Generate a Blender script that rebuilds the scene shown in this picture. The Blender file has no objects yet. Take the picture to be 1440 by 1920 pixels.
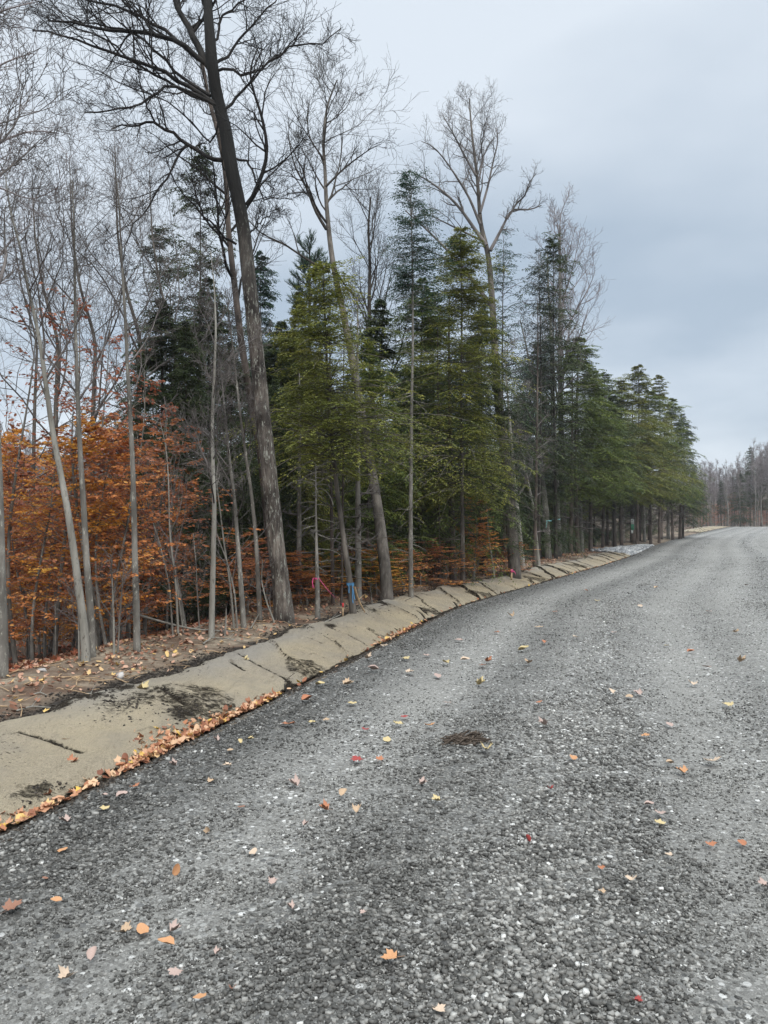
import bpy, math, random
import numpy as np
from mathutils import Vector

random.seed(7)
R = np.random.default_rng(11)
scene = bpy.context.scene
C = scene.collection

# ------------------------------------------------------------------ camera
F = 1442.0            # focal length in photo pixels (1440 x 1920)
CAMZ = 1.6
PITCH = math.atan(18 / F)
cam_d = bpy.data.cameras.new("camera")
cam_d.sensor_fit = 'VERTICAL'
cam_d.sensor_height = 36
cam_d.lens = 36 * F / 1920
cam_d.clip_start = 0.05
cam_d.clip_end = 5000
cam = bpy.data.objects.new("camera", cam_d)
C.objects.link(cam)
cam.location = (0, 0, CAMZ)
cam.rotation_euler = (math.radians(90) + PITCH, 0, 0)
scene.camera = cam

# ------------------------------------------------------------------ world: overcast sky
SUN_EL, SUN_ROT = math.radians(48), math.radians(200)
world = bpy.data.worlds.new("World")
scene.world = world
world.use_nodes = True
nt = world.node_tree
for n in list(nt.nodes):
    nt.nodes.remove(n)


def N(nt, typ, **kw):
    n = nt.nodes.new(typ)
    for k, v in kw.items():
        setattr(n, k, v)
    return n


def L(nt, a, b):
    nt.links.new(a, b)


wo = N(nt, 'ShaderNodeOutputWorld')
bg = N(nt, 'ShaderNodeBackground')
bg.inputs['Strength'].default_value = 0.1
sky = N(nt, 'ShaderNodeTexSky')
sky.sky_type = 'NISHITA'
sky.sun_disc = False
sky.sun_elevation = SUN_EL
sky.sun_rotation = SUN_ROT
tc = N(nt, 'ShaderNodeTexCoord')
sep = N(nt, 'ShaderNodeSeparateXYZ')
L(nt, tc.outputs['Generated'], sep.inputs[0])


def M(nt, op, a, b=None, c=None, clamp=False):
    n = nt.nodes.new('ShaderNodeMath')
    n.operation = op
    n.use_clamp = clamp
    for i, v in enumerate((a, b, c)):
        if v is None:
            continue
        if hasattr(v, 'links'):
            nt.links.new(v, n.inputs[i])
        else:
            n.inputs[i].default_value = v
    return n.outputs[0]


zz = M(nt, 'ADD', M(nt, 'MAXIMUM', sep.outputs['Z'], 0.0), 0.22)
cx = M(nt, 'DIVIDE', sep.outputs['X'], zz)
cy = M(nt, 'DIVIDE', sep.outputs['Y'], zz)
comb = N(nt, 'ShaderNodeCombineXYZ')
L(nt, cx, comb.inputs[0]); L(nt, cy, comb.inputs[1])
comb.inputs[2].default_value = 3.7
nz = N(nt, 'ShaderNodeTexNoise')
nz.inputs['Scale'].default_value = 1.25
nz.inputs['Detail'].default_value = 5
nz.inputs['Roughness'].default_value = 0.45
nz.inputs['Distortion'].default_value = 0.2
L(nt, comb.outputs[0], nz.inputs['Vector'])
# broad darker bank of cloud to the right (+X, elevation ~15 deg), lighter near the horizon
dx = M(nt, 'SUBTRACT', sep.outputs['X'], 0.36)
dz = M(nt, 'SUBTRACT', sep.outputs['Z'], 0.25)
blob = M(nt, 'ADD', M(nt, 'MULTIPLY', M(nt, 'MULTIPLY', dx, dx), 9.0), M(nt, 'MULTIPLY', M(nt, 'MULTIPLY', dz, dz), 26.0))
blob = M(nt, 'POWER', 2.718, M(nt, 'MULTIPLY', blob, -1.0))
front = M(nt, 'GREATER_THAN', sep.outputs['Y'], 0.0)
v = M(nt, 'MULTIPLY', M(nt, 'SUBTRACT', nz.outputs['Fac'], 0.5), 3.0)
v = M(nt, 'ADD', v, 0.66)
v = M(nt, 'SUBTRACT', v, M(nt, 'MULTIPLY', M(nt, 'MULTIPLY', blob, front), 0.50))
v = M(nt, 'ADD', v, M(nt, 'MULTIPLY', M(nt, 'SUBTRACT', 0.14, M(nt, 'MINIMUM', M(nt, 'MAXIMUM', sep.outputs['Z'], 0.0), 0.14)), 5.0))
ramp = N(nt, 'ShaderNodeValToRGB')
ramp.color_ramp.elements[0].position = 0.0
ramp.color_ramp.elements[0].color = (3.05, 3.7, 4.45, 1)
ramp.color_ramp.elements[1].position = 1.0
ramp.color_ramp.elements[1].color = (5.35, 5.85, 6.4, 1)
L(nt, v, ramp.inputs[0])
mx = N(nt, 'ShaderNodeMix', data_type='RGBA')
mx.inputs[0].default_value = 0.92
L(nt, sky.outputs[0], mx.inputs[6])
L(nt, ramp.outputs[0], mx.inputs[7])
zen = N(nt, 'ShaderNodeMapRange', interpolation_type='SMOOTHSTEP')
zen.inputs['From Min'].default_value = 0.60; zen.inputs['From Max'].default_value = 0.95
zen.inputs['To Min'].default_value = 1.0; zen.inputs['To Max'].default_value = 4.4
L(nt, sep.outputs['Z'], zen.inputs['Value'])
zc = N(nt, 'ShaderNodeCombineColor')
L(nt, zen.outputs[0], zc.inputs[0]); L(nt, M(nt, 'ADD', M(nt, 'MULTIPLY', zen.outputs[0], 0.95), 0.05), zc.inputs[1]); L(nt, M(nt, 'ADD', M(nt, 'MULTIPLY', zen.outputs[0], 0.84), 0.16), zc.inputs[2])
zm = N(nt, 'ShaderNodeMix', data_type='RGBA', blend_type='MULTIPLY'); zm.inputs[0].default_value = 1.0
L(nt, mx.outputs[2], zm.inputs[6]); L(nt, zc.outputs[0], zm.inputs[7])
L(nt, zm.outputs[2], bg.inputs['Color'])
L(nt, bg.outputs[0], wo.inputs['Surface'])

sun_d = bpy.data.lights.new("sun", 'SUN')
sun_d.energy = 1.5
sun_d.angle = math.radians(35)
sun_d.color = (1.0, 0.97, 0.92)
sun = bpy.data.objects.new("sun", sun_d)
C.objects.link(sun)
# light comes from behind-right of the camera, high up
sdir = Vector((math.sin(SUN_ROT) * math.cos(SUN_EL), math.cos(SUN_ROT) * math.cos(SUN_EL), math.sin(SUN_EL)))
sdir.x = abs(sdir.x)
sky.sun_rotation = math.atan2(sdir.x, sdir.y)
sun.rotation_euler = sdir.to_track_quat('Z', 'Y').to_euler()

scene.view_settings.view_transform = 'Standard'
scene.view_settings.look = 'None'
scene.view_settings.exposure = 0.6
scene.view_settings.gamma = 1
scene.cycles.max_bounces = 5
scene.cycles.diffuse_bounces = 3
scene.cycles.transmission_bounces = 2
scene.cycles.caustics_reflective = False
scene.cycles.caustics_refractive = False

# ------------------------------------------------------------------ terrain function
def sstep(a, b, x):
    t = np.clip((np.asarray(x, float) - a) / (b - a), 0, 1)
    return t * t * (3 - 2 * t)


_EY = np.array([-30, -5, 0, 3.9, 7.2, 10.5, 14.9, 20, 28, 36, 49, 60, 77, 85, 105, 118, 200, 3000.])
_EX = np.array([-12.5, -4.75, -3.2, -1.97, -0.91, 0.12, 1.5, 4.0, 7.9, 11.6, 17.0, 22.2, 31.0, 35.6, 46.5, 53.5, 90, 1300.])
_yy = np.linspace(-30, 200, 1500)
_xx = np.interp(_yy, _EY, _EX)
_k = np.hanning(41); _k /= _k.sum()
_xs = np.convolve(np.pad(_xx, 20, mode='edge'), _k, mode='valid')
_m = (_yy > -20) & (_yy < 190)


def Xe(y):
    y = np.asarray(y, float)
    return np.where((y > -19) & (y < 189), np.interp(y, _yy[_m], _xs[_m]), np.interp(y, _EY, _EX))


_lat = np.random.default_rng(3).random((64, 64))


def vnoise(x, y, s=1.0, seed=0):
    x = np.asarray(x, float) * s + 17.3 * seed + 100; y = np.asarray(y, float) * s + 9.1 * seed + 100
    xi = np.floor(x).astype(int); yi = np.floor(y).astype(int)
    fx = x - xi; fy = y - yi
    fx = fx * fx * (3 - 2 * fx); fy = fy * fy * (3 - 2 * fy)
    g = lambda a, b: _lat[a % 64, b % 64]
    return (g(xi, yi) * (1 - fx) + g(xi + 1, yi) * fx) * (1 - fy) + (g(xi, yi + 1) * (1 - fx) + g(xi + 1, yi + 1) * fx) * fy


def fbm(x, y, s=1.0, seed=0, o=4):
    r = 0; a = 0.5
    for i in range(o):
        r = r + a * vnoise(x, y, s * 2 ** i, seed + i)
        a *= 0.5
    return r / (1 - 0.5 ** o)


_PU = np.array([-500, -30, -0.12, 0.0, 0.14, 0.45, 0.85, 1.15, 1.5, 2.5, 4, 10, 25, 45, 100, 170, 400, 3000.])
_PZ = np.array([-3, 0.0, 0.0, -0.02, -0.07, 0.00, 0.075, 0.115, 0.15, 0.15, -0.2, -1.5, -2.2, -1.8, 4.5, 11, 14, 14.])
_uu = np.linspace(-30, 400, 43001)
_zs = np.interp(_uu, _PU, _PZ)
_k2 = np.hanning(17); _k2 /= _k2.sum()
_zs = np.convolve(np.pad(_zs, 8, mode='edge'), _k2, mode='valid')


def Uof(x, y):
    return (Xe(y) - x) * 0.94


def H(x, y):
    x = np.asarray(x, float); y = np.asarray(y, float)
    u = Uof(x, y)
    p = np.where((u > -29) & (u < 399), np.interp(u, _uu, _zs), np.interp(u, _PU, _PZ))
    far = sstep(55, 75, y)
    # the bank fades out where gravel runs level to the trees, comes back farther on
    p = np.where((u > -0.2) & (u < 3), p * (1 - 0.75 * far), p)
    p = p * np.where(u > 3, 1 - 0.8 * sstep(100, 118, y) * (u < 60), 1)
    base = 0.85 * sstep(40, 122, y) - 1.0 * sstep(124, 160, y) + 16 * sstep(145, 330, y)
    bump = (fbm(x, y, 0.8, 5) - 0.5) * 0.25 * sstep(1.2, 4, u) + (fbm(x, y, 3.0, 9) - 0.5) * 0.06 * sstep(0.9, 1.4, u)
    mound = (vnoise(y, y * 0, 0.9, 21) - 0.5) * 0.05 * sstep(0.2, 0.7, u) * (1 - sstep(1.6, 2.6, u))
    rut = -0.02 * np.exp(-((u + 1.2) / 0.25) ** 2) - 0.02 * np.exp(-((u + 3.4) / 0.3) ** 2)
    rut = rut + (fbm(x, y, 0.7, 31) - 0.5) * 0.05 * sstep(0.1, -0.4, u)
    return p + base + bump + mound + rut


def ray(px, py):
    dx = (px - 720) / F
    a = (960 - py) / F
    c, s = math.cos(PITCH), math.sin(PITCH)
    y = c - a * s
    z = s + a * c
    return dx / y, z / y            # per unit of world Y


def hit(px, py):
    rx, rz = ray(px, py)
    ys = np.concatenate([np.arange(1.5, 30, 0.02), np.arange(30, 160, 0.1)])
    zr = CAMZ + rz * ys
    h = H(rx * ys, ys)
    b = np.nonzero(zr <= h)[0]
    i = b[0] if len(b) else len(ys) - 1
    return float(rx * ys[i]), float(ys[i]), float(h[i])


def at(px, py, d):
    rx, rz = ray(px, py)
    return np.array([rx * d, d, CAMZ + rz * d])


# ------------------------------------------------------------------ mesh helpers
def build(name, V, faces, mat, parent=None, attr=None, smooth=False, mats=None, midx=None):
    """faces: list of int arrays (n,k). attr: dict name->(domain, values)"""
    me = bpy.data.meshes.new(name)
    V = np.ascontiguousarray(V, dtype=np.float32)
    faces = [np.asarray(f, dtype=np.int32) for f in faces if len(f)]
    nl = sum(f.size for f in faces); nf = sum(len(f) for f in faces)
    me.vertices.add(len(V)); me.loops.add(nl); me.polygons.add(nf)
    me.vertices.foreach_set('co', V.ravel())
    me.loops.foreach_set('vertex_index', np.concatenate([f.ravel() for f in faces]))
    tot = np.concatenate([np.full(len(f), f.shape[1], np.int32) for f in faces])
    st = np.concatenate([[0], np.cumsum(tot)[:-1]]).astype(np.int32)
    me.polygons.foreach_set('loop_start', st)
    if smooth:
        me.polygons.foreach_set('use_smooth', np.ones(nf, bool))
    if attr:
        for k, (dom, val) in attr.items():
            a = me.attributes.new(k, 'FLOAT', dom)
            a.data.foreach_set('value', np.asarray(val, np.float32))
    me.update(calc_edges=True)
    for m in (mats or [mat]):
        me.materials.append(m)
    if midx is not None:
        me.polygons.foreach_set('material_index', np.asarray(midx, np.int32))
    o = bpy.data.objects.new(name, me)
    C.objects.link(o)
    if parent is not None:
        o.parent = parent
    return o


def tag(o, label=None, cat=None, group=None, kind=None):
    if label: o['label'] = label
    if cat: o['category'] = cat
    if group: o['group'] = group
    if kind: o['kind'] = kind
    return o


def empty(name, loc):
    o = bpy.data.objects.new(name, None)
    o.empty_display_size = 0.3
    C.objects.link(o)
    o.location = loc
    return o


def norm(v):
    return v / np.maximum(np.linalg.norm(v, axis=-1, keepdims=True), 1e-9)


class Geo:
    def __init__(s):
        s.V = []; s.F = {}; s.n = 0; s.A = {}

    def add(s, V, Fc, val=None):
        k = Fc.shape[1]
        s.V.append(V)
        s.F.setdefault(k, []).append(Fc + s.n)
        s.A.setdefault(k, []).append(np.zeros(len(Fc)) if val is None else val)
        s.n += len(V)

    def make(s, name, mat, parent=None, smooth=False):
        if not s.V: return None
        ks = sorted(s.F)
        return build(name, np.concatenate(s.V), [np.concatenate(s.F[k]) for k in ks], mat, parent,
                     attr={'tint': ('FACE', np.concatenate([np.concatenate(s.A[k]) for k in ks]))}, smooth=smooth)


def tubes(g, P, r, S=5, val=None, ridged=0.0):
    """P (N,K,3), r (N,K)"""
    N_, K, _ = P.shape
    t = np.empty_like(P)
    t[:, 1:-1] = P[:, 2:] - P[:, :-2]; t[:, 0] = P[:, 1] - P[:, 0]; t[:, -1] = P[:, -1] - P[:, -2]
    t = norm(t)
    main = norm(P[:, -1] - P[:, 0])
    ref = np.where(np.abs(main[:, 2:3]) > 0.7, np.array([[1., 0.1, 0]]), np.array([[0, 0.1, 1.]]))
    n1 = norm(np.cross(t, ref[:, None, :])); n2 = np.cross(t, n1)
    a = np.arange(S) * 2 * math.pi / S
    rr = r[:, :, None] * np.ones(S)
    if ridged:
        kk = np.arange(K)[:, None]; aa = a[None, :]
        rid = vnoise(aa * S / 9.0 * 1.0 + 3, kk * 0.12, 1.0, 3) * 0.6 + vnoise(aa * 5, kk * 0.5, 1.0, 8) * 0.4
        rr = rr * (1 + ridged * (rid[None] - 0.5) * 2)
    V = P[:, :, None, :] + rr[..., None] * (np.cos(a)[:, None] * n1[:, :, None, :] + np.sin(a)[:, None] * n2[:, :, None, :])
    idx = np.arange(N_ * K * S).reshape(N_, K, S)
    nx = np.roll(idx, -1, axis=2)
    Fc = np.stack([idx[:, :-1], nx[:, :-1], nx[:, 1:], idx[:, 1:]], -1).reshape(-1, 4)
    vv = None if val is None else np.repeat(val, (K - 1) * S)
    g.add(V.reshape(-1, 3), Fc, vv)


def grow(st, d, ln, K, wander, up, g=R, droop=0.0):
    n = len(st)
    P = np.empty((n, K, 3)); P[:, 0] = st
    d = norm(d)
    step = (ln / (K - 1))[:, None]
    for k in range(1, K):
        d = norm(d + g.normal(0, wander, (n, 3)) + np.array([0, 0, up - droop * k / K]))
        P[:, k] = P[:, k - 1] + d * step
    return P


def kids(P, r, n, t0, t1, amin, amax, g=R, plane=False, upb=0.0):
    """pick n children for each path; returns start, dir, t, parent index, radius"""
    N_, K, _ = P.shape
    par = np.repeat(np.arange(N_), n)
    t = t0 + (t1 - t0) * ((np.tile(np.arange(n), N_) + g.random(N_ * n)) / n)
    f = t * (K - 1); i = np.minimum(f.astype(int), K - 2); w = (f - i)[:, None]
    A = P[par, i]; B = P[par, i + 1]
    st = A * (1 - w) + B * w
    tan = norm(B - A)
    rr = r[par, i] * (1 - w[:, 0]) + r[par, i + 1] * w[:, 0]
    ang = np.radians(g.uniform(amin, amax, len(par)))[:, None]
    if plane:
        side = np.where(np.tile(np.arange(n), N_) % 2 == 0, 1.0, -1.0)[:, None]
        per = norm(np.cross(tan, np.array([0, 0, 1.]))) * side + g.normal(0, 0.12, (len(par), 3))
        per = norm(per)
    else:
        rd = g.normal(0, 1, (len(par), 3)); rd[:, 2] += upb
        per = norm(rd - (rd * tan).sum(1, keepdims=True) * tan)
    d = tan * np.cos(ang) + per * np.sin(ang)
    return st, d, t, par, rr


def resample(pts, K):
    pts = np.asarray(pts, float)
    # Catmull-Rom-ish smooth resample
    d = np.concatenate([[0], np.cumsum(np.linalg.norm(np.diff(pts, axis=0), axis=1))])
    q = np.linspace(0, d[-1], K)
    out = np.stack([np.interp(q, d, pts[:, i]) for i in range(3)], 1)
    if K > 8:
        w = max(3, K // 12) | 1
        k = np.hanning(w + 2)[1:-1]; k /= k.sum()
        h = w // 2
        pad = np.concatenate([2 * out[:1] - out[h:0:-1], out, 2 * out[-1:] - out[-2:-h - 2:-1]]) if h else out
        out = np.stack([np.convolve(pad[:, i], k, mode='valid') for i in range(3)], 1)
    return out


# ------------------------------------------------------------------ materials
def mat_new(name):
    m = bpy.data.materials.new(name)
    m.use_nodes = True
    nt = m.node_tree
    b = nt.nodes['Principled BSDF']
    b.inputs['Specular IOR Level'].default_value = 0.25
    b.inputs['Roughness'].default_value = 0.85
    return m, nt, b


def rampn(nt, fac, stops):
    r = N(nt, 'ShaderNodeValToRGB')
    cr = r.color_ramp
    cr.elements[0].position = stops[0][0]; cr.elements[0].color = (*stops[0][1], 1)
    cr.elements[1].position = stops[-1][0]; cr.elements[1].color = (*stops[-1][1], 1)
    for p, c in stops[1:-1]:
        e = cr.elements.new(p); e.color = (*c, 1)
    L(nt, fac, r.inputs[0])
    return r.outputs[0]


def noise(nt, scale, detail=4, rough=0.55, vec=None, stretch=None, dist=0.0):
    n = N(nt, 'ShaderNodeTexNoise')
    n.inputs['Scale'].default_value = scale
    n.inputs['Detail'].default_value = detail
    n.inputs['Roughness'].default_value = rough
    n.inputs['Distortion'].default_value = dist
    if vec is None:
        t = N(nt, 'ShaderNodeTexCoord'); vec = t.outputs['Object']
    if stretch:
        mp = N(nt, 'ShaderNodeMapping'); mp.inputs['Scale'].default_value = stretch
        L(nt, vec, mp.inputs[0]); vec = mp.outputs[0]
    L(nt, vec, n.inputs['Vector'])
    return n.outputs['Fac']


def voro(nt, scale, feature='F1', vec=None, stretch=None, out='Distance'):
    n = N(nt, 'ShaderNodeTexVoronoi'); n.feature = feature
    n.inputs['Scale'].default_value = scale
    if vec is None:
        t = N(nt, 'ShaderNodeTexCoord'); vec = t.outputs['Object']
    if stretch:
        mp = N(nt, 'ShaderNodeMapping'); mp.inputs['Scale'].default_value = stretch
        L(nt, vec, mp.inputs[0]); vec = mp.outputs[0]
    L(nt, vec, n.inputs['Vector'])
    return n.outputs[out]


def mixc(nt, fac, a, b, mode='MIX'):
    m = N(nt, 'ShaderNodeMix', data_type='RGBA', blend_type=mode)
    for v, i in ((fac, 0), (a, 6), (b, 7)):
        if hasattr(v, 'links'): L(nt, v, m.inputs[i])
        elif i == 0: m.inputs[0].default_value = v
        else: m.inputs[i].default_value = (*v, 1)
    return m.outputs[2]


def bumpn(nt, b, h, strength, dist):
    n = N(nt, 'ShaderNodeBump')
    n.inputs['Strength'].default_value = strength
    n.inputs['Distance'].default_value = dist
    L(nt, h, n.inputs['Height'])
    L(nt, n.outputs[0], b.inputs['Normal'])


def attrn(nt, name='tint'):
    a = N(nt, 'ShaderNodeAttribute'); a.attribute_name = name
    return a.outputs['Fac']


def bark(name, dark, light, lichen=None, lich_th=0.6, sx=14.0, bump=0.6, dist=0.02, rings=False, upper=None):
    m, nt, b = mat_new(name)
    f = noise(nt, 1.0, 6, 0.65, stretch=(sx, sx, sx * 0.16))
    base = rampn(nt, f, [(0.32, dark), (0.68, light)])
    big = noise(nt, 1.3, 3)
    base = mixc(nt, rampn(nt, big, [(0.4, (0, 0, 0)), (0.65, (1, 1, 1))]), base, tuple(c * 0.55 for c in dark))if not rings else base
    if lichen:
        l = noise(nt, 16, 8, 0.75, stretch=(1.8, 1.8, 0.5))
        base = mixc(nt, rampn(nt, l, [(lich_th, (0, 0, 0)), (lich_th + 0.06, (1, 1, 1))]), base, lichen)
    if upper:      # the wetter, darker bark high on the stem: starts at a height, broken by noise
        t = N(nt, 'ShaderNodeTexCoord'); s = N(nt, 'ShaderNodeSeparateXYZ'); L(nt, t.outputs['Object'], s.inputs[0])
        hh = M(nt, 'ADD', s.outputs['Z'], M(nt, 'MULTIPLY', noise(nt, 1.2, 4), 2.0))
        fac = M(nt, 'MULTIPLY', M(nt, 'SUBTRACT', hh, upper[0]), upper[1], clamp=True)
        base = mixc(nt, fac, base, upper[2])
    L(nt, base, b.inputs['Base Color'])
    bumpn(nt, b, f, bump, dist)
    return m


def leafmat(name, stops, transl=0.3, rough=0.55):
    m, nt, b = mat_new(name)
    col = rampn(nt, attrn(nt), stops)
    L(nt, col, b.inputs['Base Color'])
    b.inputs['Roughness'].default_value = rough
    tr = N(nt, 'ShaderNodeBsdfTranslucent'); L(nt, col, tr.inputs['Color'])
    ms = N(nt, 'ShaderNodeMixShader'); ms.inputs[0].default_value = transl
    L(nt, b.outputs[0], ms.inputs[1]); L(nt, tr.outputs[0], ms.inputs[2])
    L(nt, ms.outputs[0], nt.nodes['Material Output'].inputs['Surface'])
    return m


MT = {}
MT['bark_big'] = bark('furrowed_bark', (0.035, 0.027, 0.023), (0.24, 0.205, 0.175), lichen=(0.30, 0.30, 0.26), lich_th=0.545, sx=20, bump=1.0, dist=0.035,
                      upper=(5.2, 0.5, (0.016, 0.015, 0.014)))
MT['bark_dark'] = bark('dark_bark', (0.025, 0.021, 0.018), (0.10, 0.085, 0.072), sx=14)
MT['bark_black'] = bark('wet_black_bark', (0.010, 0.009, 0.009), (0.045, 0.04, 0.036), sx=12)
MT['bark_grey'] = bark('grey_bark', (0.12, 0.11, 0.095), (0.28, 0.26, 0.23), lichen=(0.37, 0.36, 0.31), lich_th=0.56, sx=12, bump=0.7, dist=0.012)
MT['bark_pale'] = bark('pale_smooth_bark', (0.15, 0.14, 0.118), (0.32, 0.305, 0.27), lichen=(0.12, 0.108, 0.09), lich_th=0.56, sx=9, bump=0.5, dist=0.01, rings=True)
MT['bark_brown'] = bark('brown_bark', (0.055, 0.042, 0.035), (0.17, 0.135, 0.115), sx=14)
MT['twig_grey'] = bark('grey_twig', (0.10, 0.088, 0.082), (0.22, 0.195, 0.185), sx=6, bump=0.0)
MT['bark_mid'] = bark('middle_brown_bark', (0.055, 0.047, 0.040), (0.20, 0.175, 0.15), lichen=(0.27, 0.27, 0.24), lich_th=0.62, sx=14, bump=0.7, dist=0.015)
MT['twig_mauve'] = bark('mauve_twig', (0.20, 0.17, 0.17), (0.34, 0.30, 0.30), sx=3, bump=0.0)
MT['hem_dark'] = leafmat('dark_hemlock_needles', [(0, (0.022, 0.034, 0.013)), (0.6, (0.055, 0.077, 0.027)), (1, (0.10, 0.12, 0.04))])
MT['hem_green'] = leafmat('green_hemlock_needles', [(0, (0.055, 0.080, 0.018)), (0.6, (0.125, 0.165, 0.036)), (1, (0.21, 0.24, 0.055))])
MT['hem_yellow'] = leafmat('yellow_green_needles', [(0, (0.09, 0.11, 0.022)), (0.6, (0.20, 0.215, 0.045)), (1, (0.33, 0.31, 0.065))])
MT['hem_olive'] = leafmat('olive_needles', [(0, (0.07, 0.085, 0.018)), (0.6, (0.175, 0.185, 0.036)), (1, (0.28, 0.265, 0.055))])
MT['hem_grey'] = leafmat('grey_green_needles', [(0, (0.016, 0.024, 0.022)), (0.6, (0.036, 0.050, 0.042)), (1, (0.065, 0.08, 0.06))], transl=0.15)
MT['hem_blue'] = leafmat('blue_green_needles', [(0, (0.016, 0.040, 0.024)), (0.6, (0.035, 0.080, 0.045)), (1, (0.07, 0.12, 0.06))])
MT['beech'] = leafmat('copper_beech_leaf', [(0, (0.22, 0.075, 0.030)), (0.4, (0.46, 0.165, 0.055)), (0.8, (0.60, 0.235, 0.075)), (1, (0.74, 0.38, 0.11))], transl=0.35)
MT['beech_gold'] = leafmat('golden_beech_leaf', [(0, (0.38, 0.14, 0.025)), (0.5, (0.62, 0.27, 0.045)), (1, (0.75, 0.44, 0.09))], transl=0.35)
MT['beech_red'] = leafmat('russet_leaf', [(0, (0.16, 0.045, 0.026)), (0.5, (0.32, 0.105, 0.055)), (1, (0.48, 0.20, 0.11))], transl=0.25)
MT['litter'] = leafmat('fallen_leaf_litter', [(0, (0.10, 0.045, 0.025)), (0.3, (0.30, 0.14, 0.085)), (0.6, (0.46, 0.27, 0.19)), (0.85, (0.55, 0.36, 0.26)), (1, (0.62, 0.42, 0.14))], transl=0.1)
MT['ditch'] = leafmat('orange_leaf_drift', [(0, (0.16, 0.06, 0.035)), (0.3, (0.38, 0.16, 0.08)), (0.6, (0.50, 0.29, 0.18)), (0.85, (0.62, 0.42, 0.26)), (1, (0.66, 0.42, 0.06))], transl=0.1)

# ground (forest floor, soil bank)
m, nt, b = mat_new('forest_soil')
f1 = noise(nt, 9, 6, 0.7); f2 = noise(nt, 1.1, 4, 0.6); f3 = noise(nt, 70, 3, 0.6)
c = rampn(nt, f1, [(0.3, (0.08, 0.062, 0.045)), (0.5, (0.22, 0.178, 0.132)), (0.7, (0.36, 0.295, 0.22))])
c = mixc(nt, rampn(nt, f2, [(0.42, (0, 0, 0)), (0.6, (1, 1, 1))]), c, (0.10, 0.062, 0.042))
c = mixc(nt, rampn(nt, f3, [(0.62, (0, 0, 0)), (0.70, (1, 1, 1))]), c, (0.28, 0.19, 0.13))
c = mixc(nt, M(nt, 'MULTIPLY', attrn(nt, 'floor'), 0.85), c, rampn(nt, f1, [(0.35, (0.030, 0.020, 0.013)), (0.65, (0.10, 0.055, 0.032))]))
c = mixc(nt, attrn(nt, 'mud'), c, (0.022, 0.018, 0.015))
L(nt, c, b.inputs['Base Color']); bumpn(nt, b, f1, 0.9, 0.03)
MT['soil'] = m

# gravel road
m, nt, b = mat_new('crushed_stone_road')
cell = voro(nt, 75, out='Color'); dist_ = voro(nt, 75)
sc_ = N(nt, 'ShaderNodeSeparateColor'); L(nt, cell, sc_.inputs[0])
cell2 = voro(nt, 28, out='Color'); d2 = voro(nt, 28)
sc2 = N(nt, 'ShaderNodeSeparateColor'); L(nt, cell2, sc2.inputs[0])
fine = noise(nt, 130, 5, 0.8)
col = rampn(nt, sc_.outputs[0], [(0.0, (0.08, 0.079, 0.077)), (0.45, (0.20, 0.197, 0.19)), (0.8, (0.36, 0.355, 0.34)), (1.0, (0.62, 0.61, 0.59))])
colb = rampn(nt, sc2.outputs[1], [(0.0, (0.09, 0.089, 0.087)), (0.5, (0.22, 0.217, 0.21)), (0.82, (0.38, 0.375, 0.36)), (1.0, (0.75, 0.74, 0.72))])
coarse = attrn(nt, 'coarse')
msk = M(nt, 'GREATER_THAN', M(nt, 'ADD', sc2.outputs[2], M(nt, 'MULTIPLY', coarse, 0.55)), 0.72)
edge = M(nt, 'LESS_THAN', d2, 0.42)
msk = M(nt, 'MULTIPLY', msk, edge)
dirt = rampn(nt, fine, [(0.32, (0.09, 0.087, 0.079)), (0.5, (0.23, 0.222, 0.205)), (0.68, (0.44, 0.428, 0.40))])
dust = M(nt, 'SUBTRACT', 0.65, M(nt, 'MULTIPLY', coarse, 0.5))
gap_shade = M(nt, 'MULTIPLY', coarse, 0.45)  # shadow in the gaps between stones, painted into the base colour where coarse
col = mixc(nt, dust, col, dirt)
col = mixc(nt, gap_shade, col, (0.075, 0.072, 0.066))
col = mixc(nt, msk, col, colb)
gap = rampn(nt, d2, [(0.36, (1, 1, 1)), (0.5, (0.45, 0.45, 0.45))])
tone = attrn(nt, 'tone')
colm = N(nt, 'ShaderNodeMix', data_type='RGBA', blend_type='MULTIPLY'); colm.inputs[0].default_value = 1
L(nt, col, colm.inputs[6])
tonec = N(nt, 'ShaderNodeCombineColor')
for i in range(3): L(nt, tone, tonec.inputs[i])
L(nt, tonec.outputs[0], colm.inputs[7])
patch = noise(nt, 1.6, 5, 0.6)
colf = mixc(nt, M(nt, 'MULTIPLY', rampn(nt, patch, [(0.62, (0, 0, 0)), (0.72, (1, 1, 1))]), 0.35), colm.outputs[2], (0.15, 0.135, 0.12))
L(nt, colf, b.inputs['Base Color'])
hh = M(nt, 'ADD', M(nt, 'MULTIPLY', dist_, 0.35), M(nt, 'MULTIPLY', M(nt, 'MULTIPLY', d2, msk), 1.5))
hh = M(nt, 'ADD', hh, M(nt, 'MULTIPLY', fine, -0.6))
bumpn(nt, b, M(nt, 'MULTIPLY', hh, -1), 0.9, 0.012)
b.inputs['Roughness'].default_value = 0.75
MT['road'] = m

m, nt, b = mat_new('gravel_stone')
c = rampn(nt, attrn(nt), [(0, (0.085, 0.082, 0.076)), (0.3, (0.21, 0.203, 0.189)), (0.6, (0.37, 0.359, 0.336)), (0.85, (0.52, 0.508, 0.48)), (1, (0.85, 0.835, 0.80))])
sn = noise(nt, 90, 4, 0.7)
c = mixc(nt, 0.6, c, rampn(nt, sn, [(0.3, (0.3, 0.3, 0.3)), (0.75, (1, 1, 1))]), 'MULTIPLY')
L(nt, c, b.inputs['Base Color']); b.inputs['Roughness'].default_value = 0.5
bumpn(nt, b, noise(nt, 220, 4, 0.7), 0.6, 0.003)
MT['stone'] = m

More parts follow.
